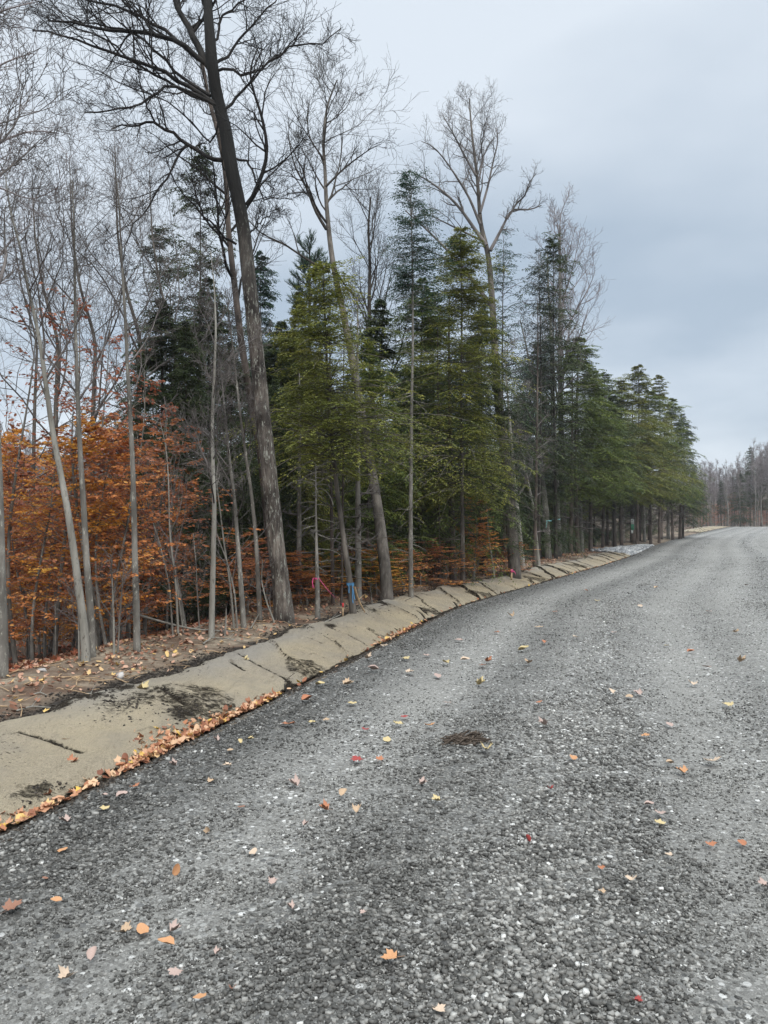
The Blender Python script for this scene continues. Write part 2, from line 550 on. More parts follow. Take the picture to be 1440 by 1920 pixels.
m, nt, b = mat_new('pale_riprap')
c = rampn(nt, attrn(nt), [(0, (0.17, 0.18, 0.19)), (0.6, (0.32, 0.33, 0.34)), (1, (0.5, 0.5, 0.5))])
L(nt, c, b.inputs['Base Color'])
MT['riprap'] = m

# erosion blanket
m, nt, b = mat_new('tan_fibre_blanket')
weave = noise(nt, 1.0, 3, 0.7, stretch=(260, 60, 60)); w2 = noise(nt, 45, 5, 0.75); blot = noise(nt, 2.2, 5, 0.6)
c = rampn(nt, weave, [(0.3, (0.20, 0.167, 0.12)), (0.7, (0.42, 0.358, 0.262))])
c = mixc(nt, rampn(nt, w2, [(0.3, (1, 1, 1)), (0.45, (0, 0, 0))]), c, (0.15, 0.115, 0.075))
c = mixc(nt, M(nt, 'MULTIPLY', rampn(nt, noise(nt, 1.1, 4, 0.6), [(0.45, (0, 0, 0)), (0.65, (1, 1, 1))]), 0.5), c, (0.46, 0.375, 0.235))
c = mixc(nt, M(nt, 'MULTIPLY', rampn(nt, blot, [(0.45, (0, 0, 0)), (0.62, (1, 1, 1))]), 0.55), c, (0.21, 0.185, 0.155))
c = mixc(nt, M(nt, 'MULTIPLY', attrn(nt, 'wash'), 0.75), c, (0.25, 0.235, 0.215))
c = mixc(nt, M(nt, 'MULTIPLY', rampn(nt, noise(nt, 5, 7, 0.75, stretch=(1, 0.5, 1), dist=1.5), [(0.60, (0, 0, 0)), (0.66, (1, 1, 1))]), 0.6), c, (0.10, 0.082, 0.06))
speck = noise(nt, 38, 4, 0.6); region = noise(nt, 1.7, 3, 0.5)
sp = M(nt, 'MULTIPLY', rampn(nt, speck, [(0.60, (0, 0, 0)), (0.66, (1, 1, 1))]), rampn(nt, region, [(0.48, (0, 0, 0)), (0.62, (1, 1, 1))]))
c = mixc(nt, M(nt, 'MULTIPLY', sp, 0.8), c, (0.04, 0.032, 0.025))
mud = attrn(nt, 'mud')
mudn = M(nt, 'MULTIPLY', M(nt, 'SUBTRACT', M(nt, 'ADD', mud, M(nt, 'MULTIPLY', M(nt, 'SUBTRACT', noise(nt, 16, 8, 0.8, dist=0.6), 0.5), 1.9)), 0.46), 5.0, clamp=True)
c = mixc(nt, mudn, c, rampn(nt, w2, [(0.35, (0.018, 0.015, 0.012)), (0.7, (0.06, 0.048, 0.036))]))
L(nt, c, b.inputs['Base Color'])
bumpn(nt, b, M(nt, 'ADD', M(nt, 'ADD', M(nt, 'MULTIPLY', weave, 0.4), M(nt, 'MULTIPLY', noise(nt, 9, 6, 0.65, stretch=(1.0, 0.35, 1.0), dist=0.8), 2.2)), M(nt, 'ADD', blot, M(nt, 'MULTIPLY', mudn, M(nt, 'MULTIPLY', w2, 1.5)))), 0.9, 0.03)
b.inputs['Roughness'].default_value = 0.95
b.inputs['Specular IOR Level'].default_value = 0.05
MT['blanket'] = m
_ = 0


def plain(name, col, rough=0.6, vary=0.25, scale=20):
    m, nt, b = mat_new(name)
    n = noise(nt, scale, 3)
    c = rampn(nt, n, [(0.3, tuple(x * (1 - vary) for x in col)), (0.7, tuple(min(1, x * (1 + vary)) for x in col))])
    L(nt, c, b.inputs['Base Color']); b.inputs['Roughness'].default_value = rough
    return m


MT['pink'] = plain('pink_plastic_ribbon', (0.62, 0.08, 0.22), 0.4, 0.15)
MT['blue'] = plain('blue_plastic_ribbon', (0.07, 0.20, 0.36), 0.4, 0.3)
MT['cyan'] = plain('pale_cyan_ribbon', (0.35, 0.72, 0.75), 0.4, 0.1)
MT['wood'] = plain('raw_wood', (0.36, 0.25, 0.15), 0.8, 0.3)
MT['redpaint'] = plain('red_marking_paint', (0.55, 0.05, 0.05), 0.5, 0.2)
MT['white'] = plain('white_marker', (0.75, 0.80, 0.76), 0.5, 0.05)
MT['greenmark'] = plain('green_marker_band', (0.10, 0.35, 0.22), 0.5, 0.05)
MT['clump'] = plain('muddy_bark_clump', (0.085, 0.066, 0.052), 0.9, 0.6, 60)
MT['rock'] = plain('pale_rock', (0.45, 0.43, 0.41), 0.8, 0.3, 12)

# ------------------------------------------------------------------ ground, road, blanket
SEGS = [  # torn slits and creases in the blanket, as photo pixels hit on the bank
    ((425, 1227), (470, 1247)), ((470, 1247), (545, 1288)), ((542, 1288), (538, 1303)), ((618, 1184), (650, 1198)), ((650, 1198), (684, 1215)),
    ((35, 1390), (90, 1402)), ((90, 1402), (148, 1422)), ((432, 1250), (455, 1263)), ((580, 1232), (612, 1243)), ((300, 1300), (345, 1330)),
    ((740, 1182), (792, 1197)), ((780, 1150), (830, 1168)), ((788, 1146), (800, 1158)), ((884, 1118), (907, 1124)), ((915, 1114), (945, 1124)),
    ((972, 1090), (984, 1096)), ((989, 1088), (1024, 1098)), ((1033, 1083), (1059, 1091)), ((1071, 1063), (1109, 1073)),
    ((1074, 1047), (1112, 1056)), ((1118, 1051), (1138, 1056)), ((1094, 1040), (1124, 1045)), ((1140, 1038), (1165, 1042)),
    ((1020, 1076), (1036, 1083)), ((1060, 1072), (1080, 1078)), ((1128, 1062), (1150, 1065)), ((850, 1132), (872, 1140)), ((1300, 997), (1325, 1003)),
    ((1320, 993), (1345, 998)), ((1310, 1001), (1330, 1007)), ((300, 1262), (250, 1290)), ((560, 1200), (600, 1212)),
]
BLOBS = [((270, 1320), 0.22, 0.56), ((300, 1305), 0.16, 0.6), ((215, 1335), 0.20, 0.52), ((75, 1497), 0.11, 0.66), ((45, 1505), 0.09, 0.6), ((425, 1222), 0.12, 1.1),
         ((395, 1240), 0.10, 0.8), ((620, 1180), 0.14, 0.7), ((345, 1345), 0.16, 0.8), ((470, 1345), 0.10, 0.6), ((165, 1312), 0.15, 0.9), ((230, 1298), 0.12, 0.9),
         ((110, 1330), 0.12, 0.8), ((320, 1270), 0.12, 0.7), ((30, 1352), 0.1, 0.9), ((560, 1180), 0.18, 0.65), ((800, 1150), 0.2, 0.7), ((700, 1150), 0.2, 0.55)]
segw = [(hit(*a), hit(*b_)) for a, b_ in SEGS]
blobw = [(hit(*p), r, s) for p, r, s in BLOBS]


def segmask(x, y, width=0.043):
    m = np.zeros_like(x)
    for a, b_ in segw:
        ax, ay = a[0], a[1]; bx, by = b_[0], b_[1]
        L2 = (bx - ax) ** 2 + (by - ay) ** 2 + 1e-9
        t = np.clip(((x - ax) * (bx - ax) + (y - ay) * (by - ay)) / L2, 0, 1)
        d = np.hypot(x - ax - t * (bx - ax), y - ay - t * (by - ay))
        w = width * (0.7 + 0.02 * ay)
        m = np.maximum(m, 1.1 * np.exp(-(d / w) ** 2))
    return m


def grid(ys, us, fx, fz):
    Y, U = np.meshgrid(ys, us, indexing='ij')
    X = fx(Y, U)
    Z = fz(X, Y, U)
    V = np.stack([X, Y, Z], -1).reshape(-1, 3)
    n, m_ = len(ys), len(us)
    i = np.arange(n * m_).reshape(n, m_)
    Fc = np.stack([i[:-1, :-1], i[:-1, 1:], i[1:, 1:], i[1:, :-1]], -1).reshape(-1, 4)
    return V, Fc, X, Y, U


ys = np.concatenate([np.linspace(-25, 0, 12), np.arange(0.5, 3, 0.25), np.arange(3, 16, 0.06), np.arange(16, 40, 0.2), np.arange(40, 135, 1.0), np.geomspace(136, 2500, 30)])
us = np.concatenate([-np.geomspace(1500, 8, 18), np.arange(-7, -0.3, 0.8), np.arange(-0.25, 3.2, 0.05), np.arange(3.3, 12, 0.3), np.arange(12, 60, 2.5), np.geomspace(62, 1800, 30)])
V, Fc, X, Y, U = grid(ys, us, lambda Y, U: Xe(Y) - U / 0.94, lambda X, Y, U: H(X, Y) - np.where(U < -0.1, 0.03, 0.0) - np.where((U > 0.1) & (U < 1.2), 0.015, 0))
mud = 0.9 * np.exp(-((U - 1.28 - 0.12 * (fbm(X, Y, 2.0, 4) - 0.5)) / 0.10) ** 2) * (fbm(X, Y, 1.3, 14) > 0.42) + 0.85 * np.exp(-((U - 0.03) / 0.10) ** 2)
mud = np.clip(mud * (0.6 + fbm(X, Y, 6, 2)), 0, 1)
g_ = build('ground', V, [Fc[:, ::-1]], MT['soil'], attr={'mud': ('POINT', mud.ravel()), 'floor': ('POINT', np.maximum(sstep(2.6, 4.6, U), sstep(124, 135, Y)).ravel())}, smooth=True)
tag(g_, kind='structure')


def coarse_of(u_right, x, y):
    v_ = u_right
    c = 0.95 * np.exp(-((v_ - 0.25) / 0.45) ** 2) + 0.15 * np.exp(-((v_ - 1.15) / 0.3) ** 2) + 0.55 * np.exp(-((v_ - 1.9) / 0.35) ** 2) \
        + 1.0 * np.exp(-((v_ - 2.7) / 0.45) ** 2) + 0.3 * np.exp(-((v_ - 4.1) / 0.3) ** 2) + 1.0 * np.exp(-((v_ - 5.6) / 0.6) ** 2) + 0.5 * np.exp(-((v_ - 8) / 0.8) ** 2)
    return np.clip(c + (fbm(x, y, 0.7, 40) - 0.5) * 0.5, 0.03, 1)


def tone_of(v_, x, y):
    t = 0.9 - 0.34 * np.exp(-((v_ - 0.35) / 0.5) ** 2) - 0.12 * np.exp(-((v_ - 1.9) / 0.4) ** 2) + 0.04 * np.exp(-((v_ - 1.2) / 0.3) ** 2) + 0.10 * np.exp(-((v_ - 2.8) / 0.5) ** 2) + 0.12 * np.exp(-((v_ - 5.6) / 0.7) ** 2)
    return t + 0.07 * np.sin(v_ * 5.3 + 1.2 * vnoise(x, y, 0.35, 9)) * sstep(0.5, 1.5, v_) + (fbm(x, y, 0.6, 44) - 0.5) * 0.18


ys = np.concatenate([np.linspace(-25, 0, 30), np.arange(0.3, 16, 0.12), np.arange(16, 45, 0.4), np.arange(45, 118.5, 1.5)])
us = np.concatenate([np.array([0.06]), -np.arange(0.0, 8, 0.12), -np.geomspace(8.1, 70, 30)])
V, Fc, X, Y, U = grid(ys, us, lambda Y, U: Xe(Y) - (U + 0.05 * (U > -0.3) * (vnoise(Y, Y * 0, 2.5, 7) - 0.5)) / 0.94,
                      lambda X, Y, U: H(X, Y) + (vnoise(X, Y, 9, 3) - 0.5) * 0.012)
V = V.reshape(len(ys), len(us), 3)
V[:, 0, 2] = H(V[:, 0, 0], V[:, 0, 1]) - 0.05
V = V.reshape(-1, 3)
o = build('road', V, [Fc], MT['road'], attr={'coarse': ('POINT', coarse_of(-U, X, Y).ravel()), 'tone': ('POINT', tone_of(-U, X, Y).ravel())}, smooth=True)
tag(o, kind='structure')


def blanket(name, y0, y1, dy, label, umax=1.12):
    ys = np.arange(y0, y1, dy); us = np.linspace(0, 1, 70)
    def fx(Y, W):
        lo = 0.12 + 0.14 * (fbm(Y, Y * 0, 1.1, 51) - 0.5) + 0.05 * (vnoise(Y, Y * 0, 6, 52) - 0.5)
        hi = umax + 0.40 * (fbm(Y, Y * 0, 1.0, 53) - 0.5) + 0.09 * (vnoise(Y, Y * 0, 5, 54) - 0.5) + 0.05 * (vnoise(Y, Y * 0, 14, 55) - 0.5)
        return Xe(Y) - (lo + (hi - lo) * W) / 0.94
    sm = {}
    def fz(X, Y, W):
        s = segmask(X, Y)
        # ripples: soft diagonal folds + sag at the slits + raised lip beside a slit
        uu_ = Uof(X, Y)
        ph = (Y - 1.35 * uu_ + 0.9 * (fbm(X, Y, 0.7, 83) - 0.5)) / np.where(Y > 11, 1.25, 1.3) + 0.10
        fr = ph - np.floor(ph); cell_ = np.floor(ph)
        amp = 0.35 + 0.65 * _lat[(cell_.astype(int)) % 64, 5]
        gate = sstep(0.12, 0.34, vnoise(cell_ * 3.7, W * 2.2, 1.0, 88)) 
        step = (1 - fr) ** 1.3 * amp * gate
        sm['c'] = (_lat[(cell_.astype(int)) % 64, 9] - 0.3).clip(0, 1)
        sm['s'] = gate * amp * np.clip(np.exp(-(fr / 0.035) ** 2) + np.exp(-((1 - fr) / 0.045) ** 2), 0, 1)
        fold = 0.050 * step * np.clip(np.minimum(W, 1 - W) * 8, 0, 1) + 0.020 * (fbm(X * 0.8 + Y * 0.5, Y * 0.9 - X * .2, 2.2, 61) - 0.5) + 0.012 * np.abs(np.sin((Y * 1.9 + X * 1.1 + 2.5 * vnoise(X, Y, 0.9, 63)) * 1.6)) * vnoise(X, Y, 1.1, 65)
        lip = segmask(X + 0.035, Y + 0.06)
        sm['m'] = s
        e = np.minimum(W, 1 - W)
        return H(X, Y) + 0.012 + 0.03 * np.clip(e * 9, 0, 1) + fold - 0.035 * s + 0.02 * lip
    V, Fc, X, Y, W = grid(ys, us, fx, fz)
    mud = np.maximum(sm['m'], 0.95 * sm['s'])
    for (bx, by, _), r, s in blobw:
        mud = np.maximum(mud, s * np.exp(-(((X - bx) ** 2 + (Y - by) ** 2 * 0.5) / r ** 2)))
    mud = np.maximum(mud, 0.75 * np.exp(-((1 - W) / 0.05) ** 2) * (fbm(X, Y, 1.6, 71) > 0.40))
    mud = np.maximum(mud, 0.55 * sstep(0.60, 0.72, fbm(X, Y, 1.2, 77)))
    mud = np.maximum(mud, 0.8 * np.exp(-(W / 0.035) ** 2))
    o = build(name, V, [Fc[:, ::-1]], MT['blanket'], attr={'mud': ('POINT', mud.ravel()), 'wash': ('POINT', (np.clip(sstep(0.45, 0.85, W) * (0.2 + 1.3 * (fbm(X, Y, 1.0, 95) - 0.2)), 0, 1) + 0.5 * sm['c']).clip(0, 1).ravel())}, smooth=True)
    return tag(o, label, 'erosion blanket')


blanket('erosion_blanket', 1.2, 37.5, 0.035, 'long tan fibre erosion blanket with dark slits on the near bank beside the gravel', umax=1.22)
blanket('erosion_blanket', 82, 112, 0.15, 'far short stretch of tan erosion blanket at the distant bend of the road', umax=3.2)

# loose stones of the road surface
_t = (1 + 5 ** 0.5) / 2
ICO = norm(np.array([(-1, _t, 0), (1, _t, 0), (-1, -_t, 0), (1, -_t, 0), (0, -1, _t), (0, 1, _t), (0, -1, -_t), (0, 1, -_t), (_t, 0, -1), (_t, 0, 1), (-_t, 0, -1), (-_t, 0, 1)]))
ICF = np.array([(0, 11, 5), (0, 5, 1), (0, 1, 7), (0, 7, 10), (0, 10, 11), (1, 5, 9), (5, 11, 4), (11, 10, 2), (10, 7, 6), (7, 1, 8), (3, 9, 4), (3, 4, 2), (3, 2, 6), (3, 6, 8), (3, 8, 9), (4, 9, 5), (2, 4, 11), (6, 2, 10), (8, 6, 7), (9, 8, 1)])
OCT = np.array([(1, 0, 0), (0, 1, 0), (-1, 0, 0), (0, -1, 0), (0, 0, 1), (0, 0, -1.)])
OCF = np.array([(0, 1, 4), (1, 2, 4), (2, 3, 4), (3, 0, 4), (1, 0, 5), (2, 1, 5), (3, 2, 5), (0, 3, 5)])


CUB = np.array([(a, b_, c_) for a in (-1, 1) for b_ in (-1, 1) for c_ in (-1, 1)], float) * 0.68
_q = [(0, 1, 3, 2), (4, 6, 7, 5), (0, 4, 5, 1), (2, 3, 7, 6), (0, 2, 6, 4), (1, 5, 7, 3)]
CUF = np.array([t for a, b_, c_, d_ in _q for t in ((a, b_, c_), (a, c_, d_))])


def stones(g, x, y, z, s, val, ico=True, flat=0.62):
    n = len(x)
    B, Fb = (CUB, CUF) if ico else (OCT, OCF)
    k = len(B)
    v_ = B[None] * (1 + R.uniform(-0.42, 0.32, (n, k, 1))) + R.normal(0, 0.10, (n, k, 3))
    v_ = v_ * np.stack([R.uniform(0.8, 1.35, n), R.uniform(0.6, 0.95, n), R.uniform(flat - 0.15, flat + 0.15, n)], 1)[:, None]
    a = R.uniform(0, 6.28, n); ca, sa = np.cos(a)[:, None], np.sin(a)[:, None]
    ti = R.normal(0, 0.5, n); ct, st = np.cos(ti)[:, None], np.sin(ti)[:, None]
    X_, Y_, Z_ = v_[..., 0], v_[..., 1], v_[..., 2]
    Y2 = Y_ * ct - Z_ * st; Z2 = Y_ * st + Z_ * ct
    X3 = X_ * ca - Y2 * sa; Y3 = X_ * sa + Y2 * ca
    v_ = np.stack([X3, Y3, Z2], -1) * (s / 2)[:, None, None]
    v_ += np.stack([x, y, z + s * 0.16], 1)[:, None]
    Fc = (Fb[None] + (np.arange(n) * k)[:, None, None]).reshape(-1, 3)
    g.add(v_.reshape(-1, 3), Fc, np.repeat(val, len(Fb)))


def scatter_stones(g, n, y0, y1, smin, smax, ico, pw, light):
    y = np.sqrt(R.uniform(y0 ** 2, y1 ** 2, n))
    x = R.uniform(-0.62, 0.62, n) * y
    vr = -Uof(x, y)
    keep = (vr > -0.02) & (R.random(n) < np.clip((y1 - y) / (0.22 * y1), 0, 1)) & (R.random(n) < np.clip((y - y0) / (0.12 * y0) + (y0 < 2), 0, 1))
    co = coarse_of(vr, x, y)
    keep &= R.random(n) < (0.30 + 0.70 * co) * pw
    x, y, vr, co = x[keep], y[keep], vr[keep], co[keep]
    n = len(x)
    s = smin + (smax - smin) * R.random(n) ** 3.4 * (0.5 + 0.6 * co)
    val = np.clip(R.beta(1.0, 1.9, n) + light + 0.12 * (tone_of(vr, x, y) - 1) / 0.2 + (R.random(n) < 0.06) * 0.32, 0, 1)
    # distinct pale patches
    val = np.clip(val + (fbm(x, y, 1.3, 91) - 0.5) * 0.25, 0, 1)
    stones(g, x, y, H(x, y), s, val, ico)


g = Geo()
scatter_stones(g, 85000, 1.7, 4.1, 0.007, 0.034, True, 1.0, -0.02)
n = 60000
y = np.sqrt(R.uniform(1.7 ** 2, 5.0 ** 2, n)); x = R.uniform(-0.62, 0.62, n) * y
k_ = Uof(x, y) < 0.0
x, y = x[k_], y[k_]; n = len(x)
stones(g, x, y, H(x, y) - 0.001, R.uniform(0.004, 0.010, n), np.clip(R.beta(1.1, 1.6, n), 0, 1), False)
scatter_stones(g, 95000, 3.2, 7.6, 0.009, 0.034, True, 1.0, 0.0)
scatter_stones(g, 130000, 5.9, 17, 0.012, 0.038, False, 1.0, 0.03)
scatter_stones(g, 110000, 13, 36, 0.018, 0.048, False, 0.95, 0.04)
scatter_stones(g, 40000, 28, 80, 0.03, 0.08, False, 0.95, 0.04)
o = g.make('gravel', MT['stone'])
tag(o, 'loose angular grey crushed stones covering the road surface', 'gravel', kind='stuff')

# ridge of dark crumbled soil along the gravel edge
g = Geo()
n = 16000
y = 2.0 + 36 * R.random(n) ** 1.6
u = R.normal(0.06, 0.05, n)
x = Xe(y) - u / 0.94
keep = fbm(y, y * 0, 0.8, 33) > 0.42
x, y = x[keep], y[keep]
stones(g, x, y, H(x, y), R.uniform(0.008, 0.035, len(x)), R.uniform(0, 1, len(x)), False)
n = 9000
y = 2.5 + 26 * R.random(n) ** 1.6
u = R.normal(1.26, 0.10, n)
x = Xe(y) - u / 0.94
keep = fbm(x, y, 1.3, 14) > 0.44
x, y = x[keep], y[keep]
stones(g, x, y, H(x, y), R.uniform(0.01, 0.04, len(x)), R.uniform(0, 1, len(x)), False)
m, nt, b = mat_new('black_topsoil_crumbs')
L(nt, rampn(nt, attrn(nt), [(0, (0.018, 0.015, 0.013)), (0.8, (0.055, 0.045, 0.036)), (1, (0.12, 0.10, 0.08))]), b.inputs['Base Color'])
o = g.make('soil_crumbs', m)
tag(o, 'dark crumbled topsoil along both edges of the tan blanket', 'soil', kind='stuff')

# riprap apron
g = Geo()
n = 3200
y = R.uniform(37.0, 50, n); tt = (y - 37) / 13
u = R.uniform(0.0, 1, n) * (1.9 - 1.5 * tt) + 0.1 - 0.1 * tt
x = Xe(y) - u / 0.94
stones(g, x, y, H(x, y) + 0.04 * np.sin(np.clip(u / (1.9 - 1.5 * tt), 0, 1) * 3.14), R.uniform(0.08, 0.24, n), R.random(n), True, 0.7)
o = g.make('riprap', MT['riprap'])
tag(o, 'patch of pale grey riprap stones at the far end of the tan blanket', 'riprap', kind='stuff')

# ------------------------------------------------------------------ leaves
def leaf_outline(kind):
    if kind == 'oval':
        a = np.linspace(0, 2 * math.pi, 11)[:-1]
        p = np.stack([np.cos(a) * 0.5, np.sin(a) * 0.32 * (1 - 0.15 * np.cos(a))], 1)
        p = np.concatenate([p, [[0, 0]]])
        return p
    ang = np.radians([0, 18, 30, 45, 60, 72, 95, 110, 128, 150, 170, 180, 190, 210, 232, 250, 265, 288, 300, 315, 330, 342])
    rad = np.array([0.56, 0.40, 0.44, 0.32, 0.52, 0.42, 0.38, 0.30, 0.42, 0.28, 0.22, 0.26, 0.22, 0.28, 0.42, 0.30, 0.38, 0.42, 0.52, 0.32, 0.44, 0.40])
    return np.concatenate([np.stack([np.cos(ang) * rad, np.sin(ang) * rad], 1), [[0, 0]]])


def leaf_mesh_arrays(kind, curl, seed):
    rg = np.random.default_rng(seed)
    p = leaf_outline(kind)
    n = len(p) - 1
    x, y_ = p[:, 0], p[:, 1]
    z = curl * (np.abs(y_) ** 1.5 * 1.1 + 0.6 * np.clip(x, 0, 1) ** 2) + rg.normal(0, 0.035, n + 1)
    z[-1] = -0.02
    V = np.stack([x, y_, z - z.min()], 1)
    Fc = np.array([(i, (i + 1) % n, n) for i in range(n)])
    # stem
    sv = np.array([(-0.05, -0.012, 0.02), (-0.05, 0.012, 0.02), (-0.62, 0.03, 0.05), (-0.62, 0.018, 0.05)])
    V2 = np.concatenate([V, sv]); F4 = np.array([(n + 1, n + 2, n + 3, n + 4)])
    return V2, Fc, F4


def litter(name, n, pos, smin, smax, mat, label, kind='mix', tilt=0.35, lift=0.01):
    x, y = pos
    n = len(x)
    g = Geo()
    half = R.random(n) < (0.7 if kind == 'mix' else 0)
    for msk, kd, sd in ((half, 'maple', 1), (~half, 'oval', 2)):
        if not msk.any(): continue
        V0, F0, _ = leaf_mesh_arrays(kd, 1.0, sd)
        k = F0.max() + 1
        V0 = V0[:k]
        xs, ys_ = x[msk], y[msk]; m_ = len(xs)
        s = R.uniform(smin, smax, m_)
        cu = R.uniform(0.1, 1.6, m_)[:, None]
        a = R.uniform(0, 6.28, m_)[:, None]; tx = R.normal(0, tilt, m_)[:, None]; ty = R.normal(0, tilt, m_)[:, None]
        X_ = V0[None, :, 0]; Y_ = V0[None, :, 1]; Z_ = V0[None, :, 2] * cu
        Z2 = Z_ + X_ * tx + Y_ * ty
        X3 = X_ * np.cos(a) - Y_ * np.sin(a); Y3 = X_ * np.sin(a) + Y_ * np.cos(a)
        v_ = np.stack([X3, Y3, Z2], -1) * s[:, None, None]
        v_[..., 2] -= v_[..., 2].min(1, keepdims=True) * 0.8
        v_ += np.stack([xs, ys_, H(xs, ys_) + lift + 0.02 * R.random(m_) * (lift > 0.012)], 1)[:, None]
        val = np.clip(R.random(m_), 0, 1)
        g.add(v_.reshape(-1, 3), (F0[None] + (np.arange(m_) * k)[:, None, None]).reshape(-1, 3), np.repeat(val, len(F0)))
    o = g.make(name, mat)
    return tag(o, label, 'leaves', kind='stuff')


# drift caught in the ditch at the gravel edge
n = 5200
y = np.concatenate([R.normal(4.4, 0.25, 70), R.normal(5.7, 0.35, 420), R.normal(6.7, 0.25, 130), R.uniform(5, 7.3, 160), R.uniform(7.5, 10, 15), R.normal(11.3, 0.6, 130), R.uniform(10, 35, 110), R.normal(26, 3, 60), R.uniform(2.5, 4.2, 25)])
dens = np.ones(len(y))
u = 0.06 + np.abs(R.normal(0, 0.075, len(y))) * (1 + 1.0 * np.exp(-((y - 5.8) / 0.5) ** 2))
x = Xe(y) - u / 0.94
keep = (y > 2.5)
litter('leaf_drift', 0, (x[keep], y[keep]), 0.04, 0.072, MT['ditch'], 'drift of orange and tan fallen leaves caught in the ditch along the gravel edge', lift=0.014, tilt=0.38)
# litter on the soil bank and the forest floor
n = 19000
y = 3.0 + 40 * R.random(n) ** 1.5
u = 1.15 + 3.2 * R.random(n) ** 0.9
x = Xe(y) - u / 0.94
keep = R.random(n) < np.clip(sstep(1.2, 2.0, u) * 0.95 + 0.06, 0, 1) * (0.2 + 1.3 * fbm(x, y, 1.5, 19))
litter('leaf_litter', 0, (x[keep], y[keep]), 0.03, 0.068, MT['litter'], 'brown and pinkish leaf litter strewn over the soil bank under the trees')
n = 9000
y = R.uniform(4, 34, n); u = 2.6 + 16 * R.random(n) ** 1.3
x = Xe(y) - u / 0.94
litter('leaf_litter', 0, (x, y), 0.05, 0.11, MT['beech_red'], 'russet leaf litter covering the lower forest floor behind the bank')

LEAFCOL = {
    'orange': (0.46, 0.24, 0.12), 'tan': (0.42, 0.30, 0.20), 'pink': (0.38, 0.28, 0.245), 'yellow': (0.48, 0.38, 0.20),
    'brown': (0.24, 0.12, 0.08), 'red': (0.28, 0.05, 0.045), 'russet': (0.36, 0.15, 0.08), 'pale tan': (0.50, 0.385, 0.29),
}
for k_, c_ in LEAFCOL.items():
    MT['leaf_' + k_] = plain(k_.replace(' ', '_') + '_dry_leaf', c_, 0.6, 0.28, 55)
LM = {}
for kd in ('maple', 'oval'):
    for i in range(4):
        LM[(kd, i)] = leaf_mesh_arrays(kd, [0.15, 0.6, 1.2, 1.8][i], 30 + i)
LMESH = {}
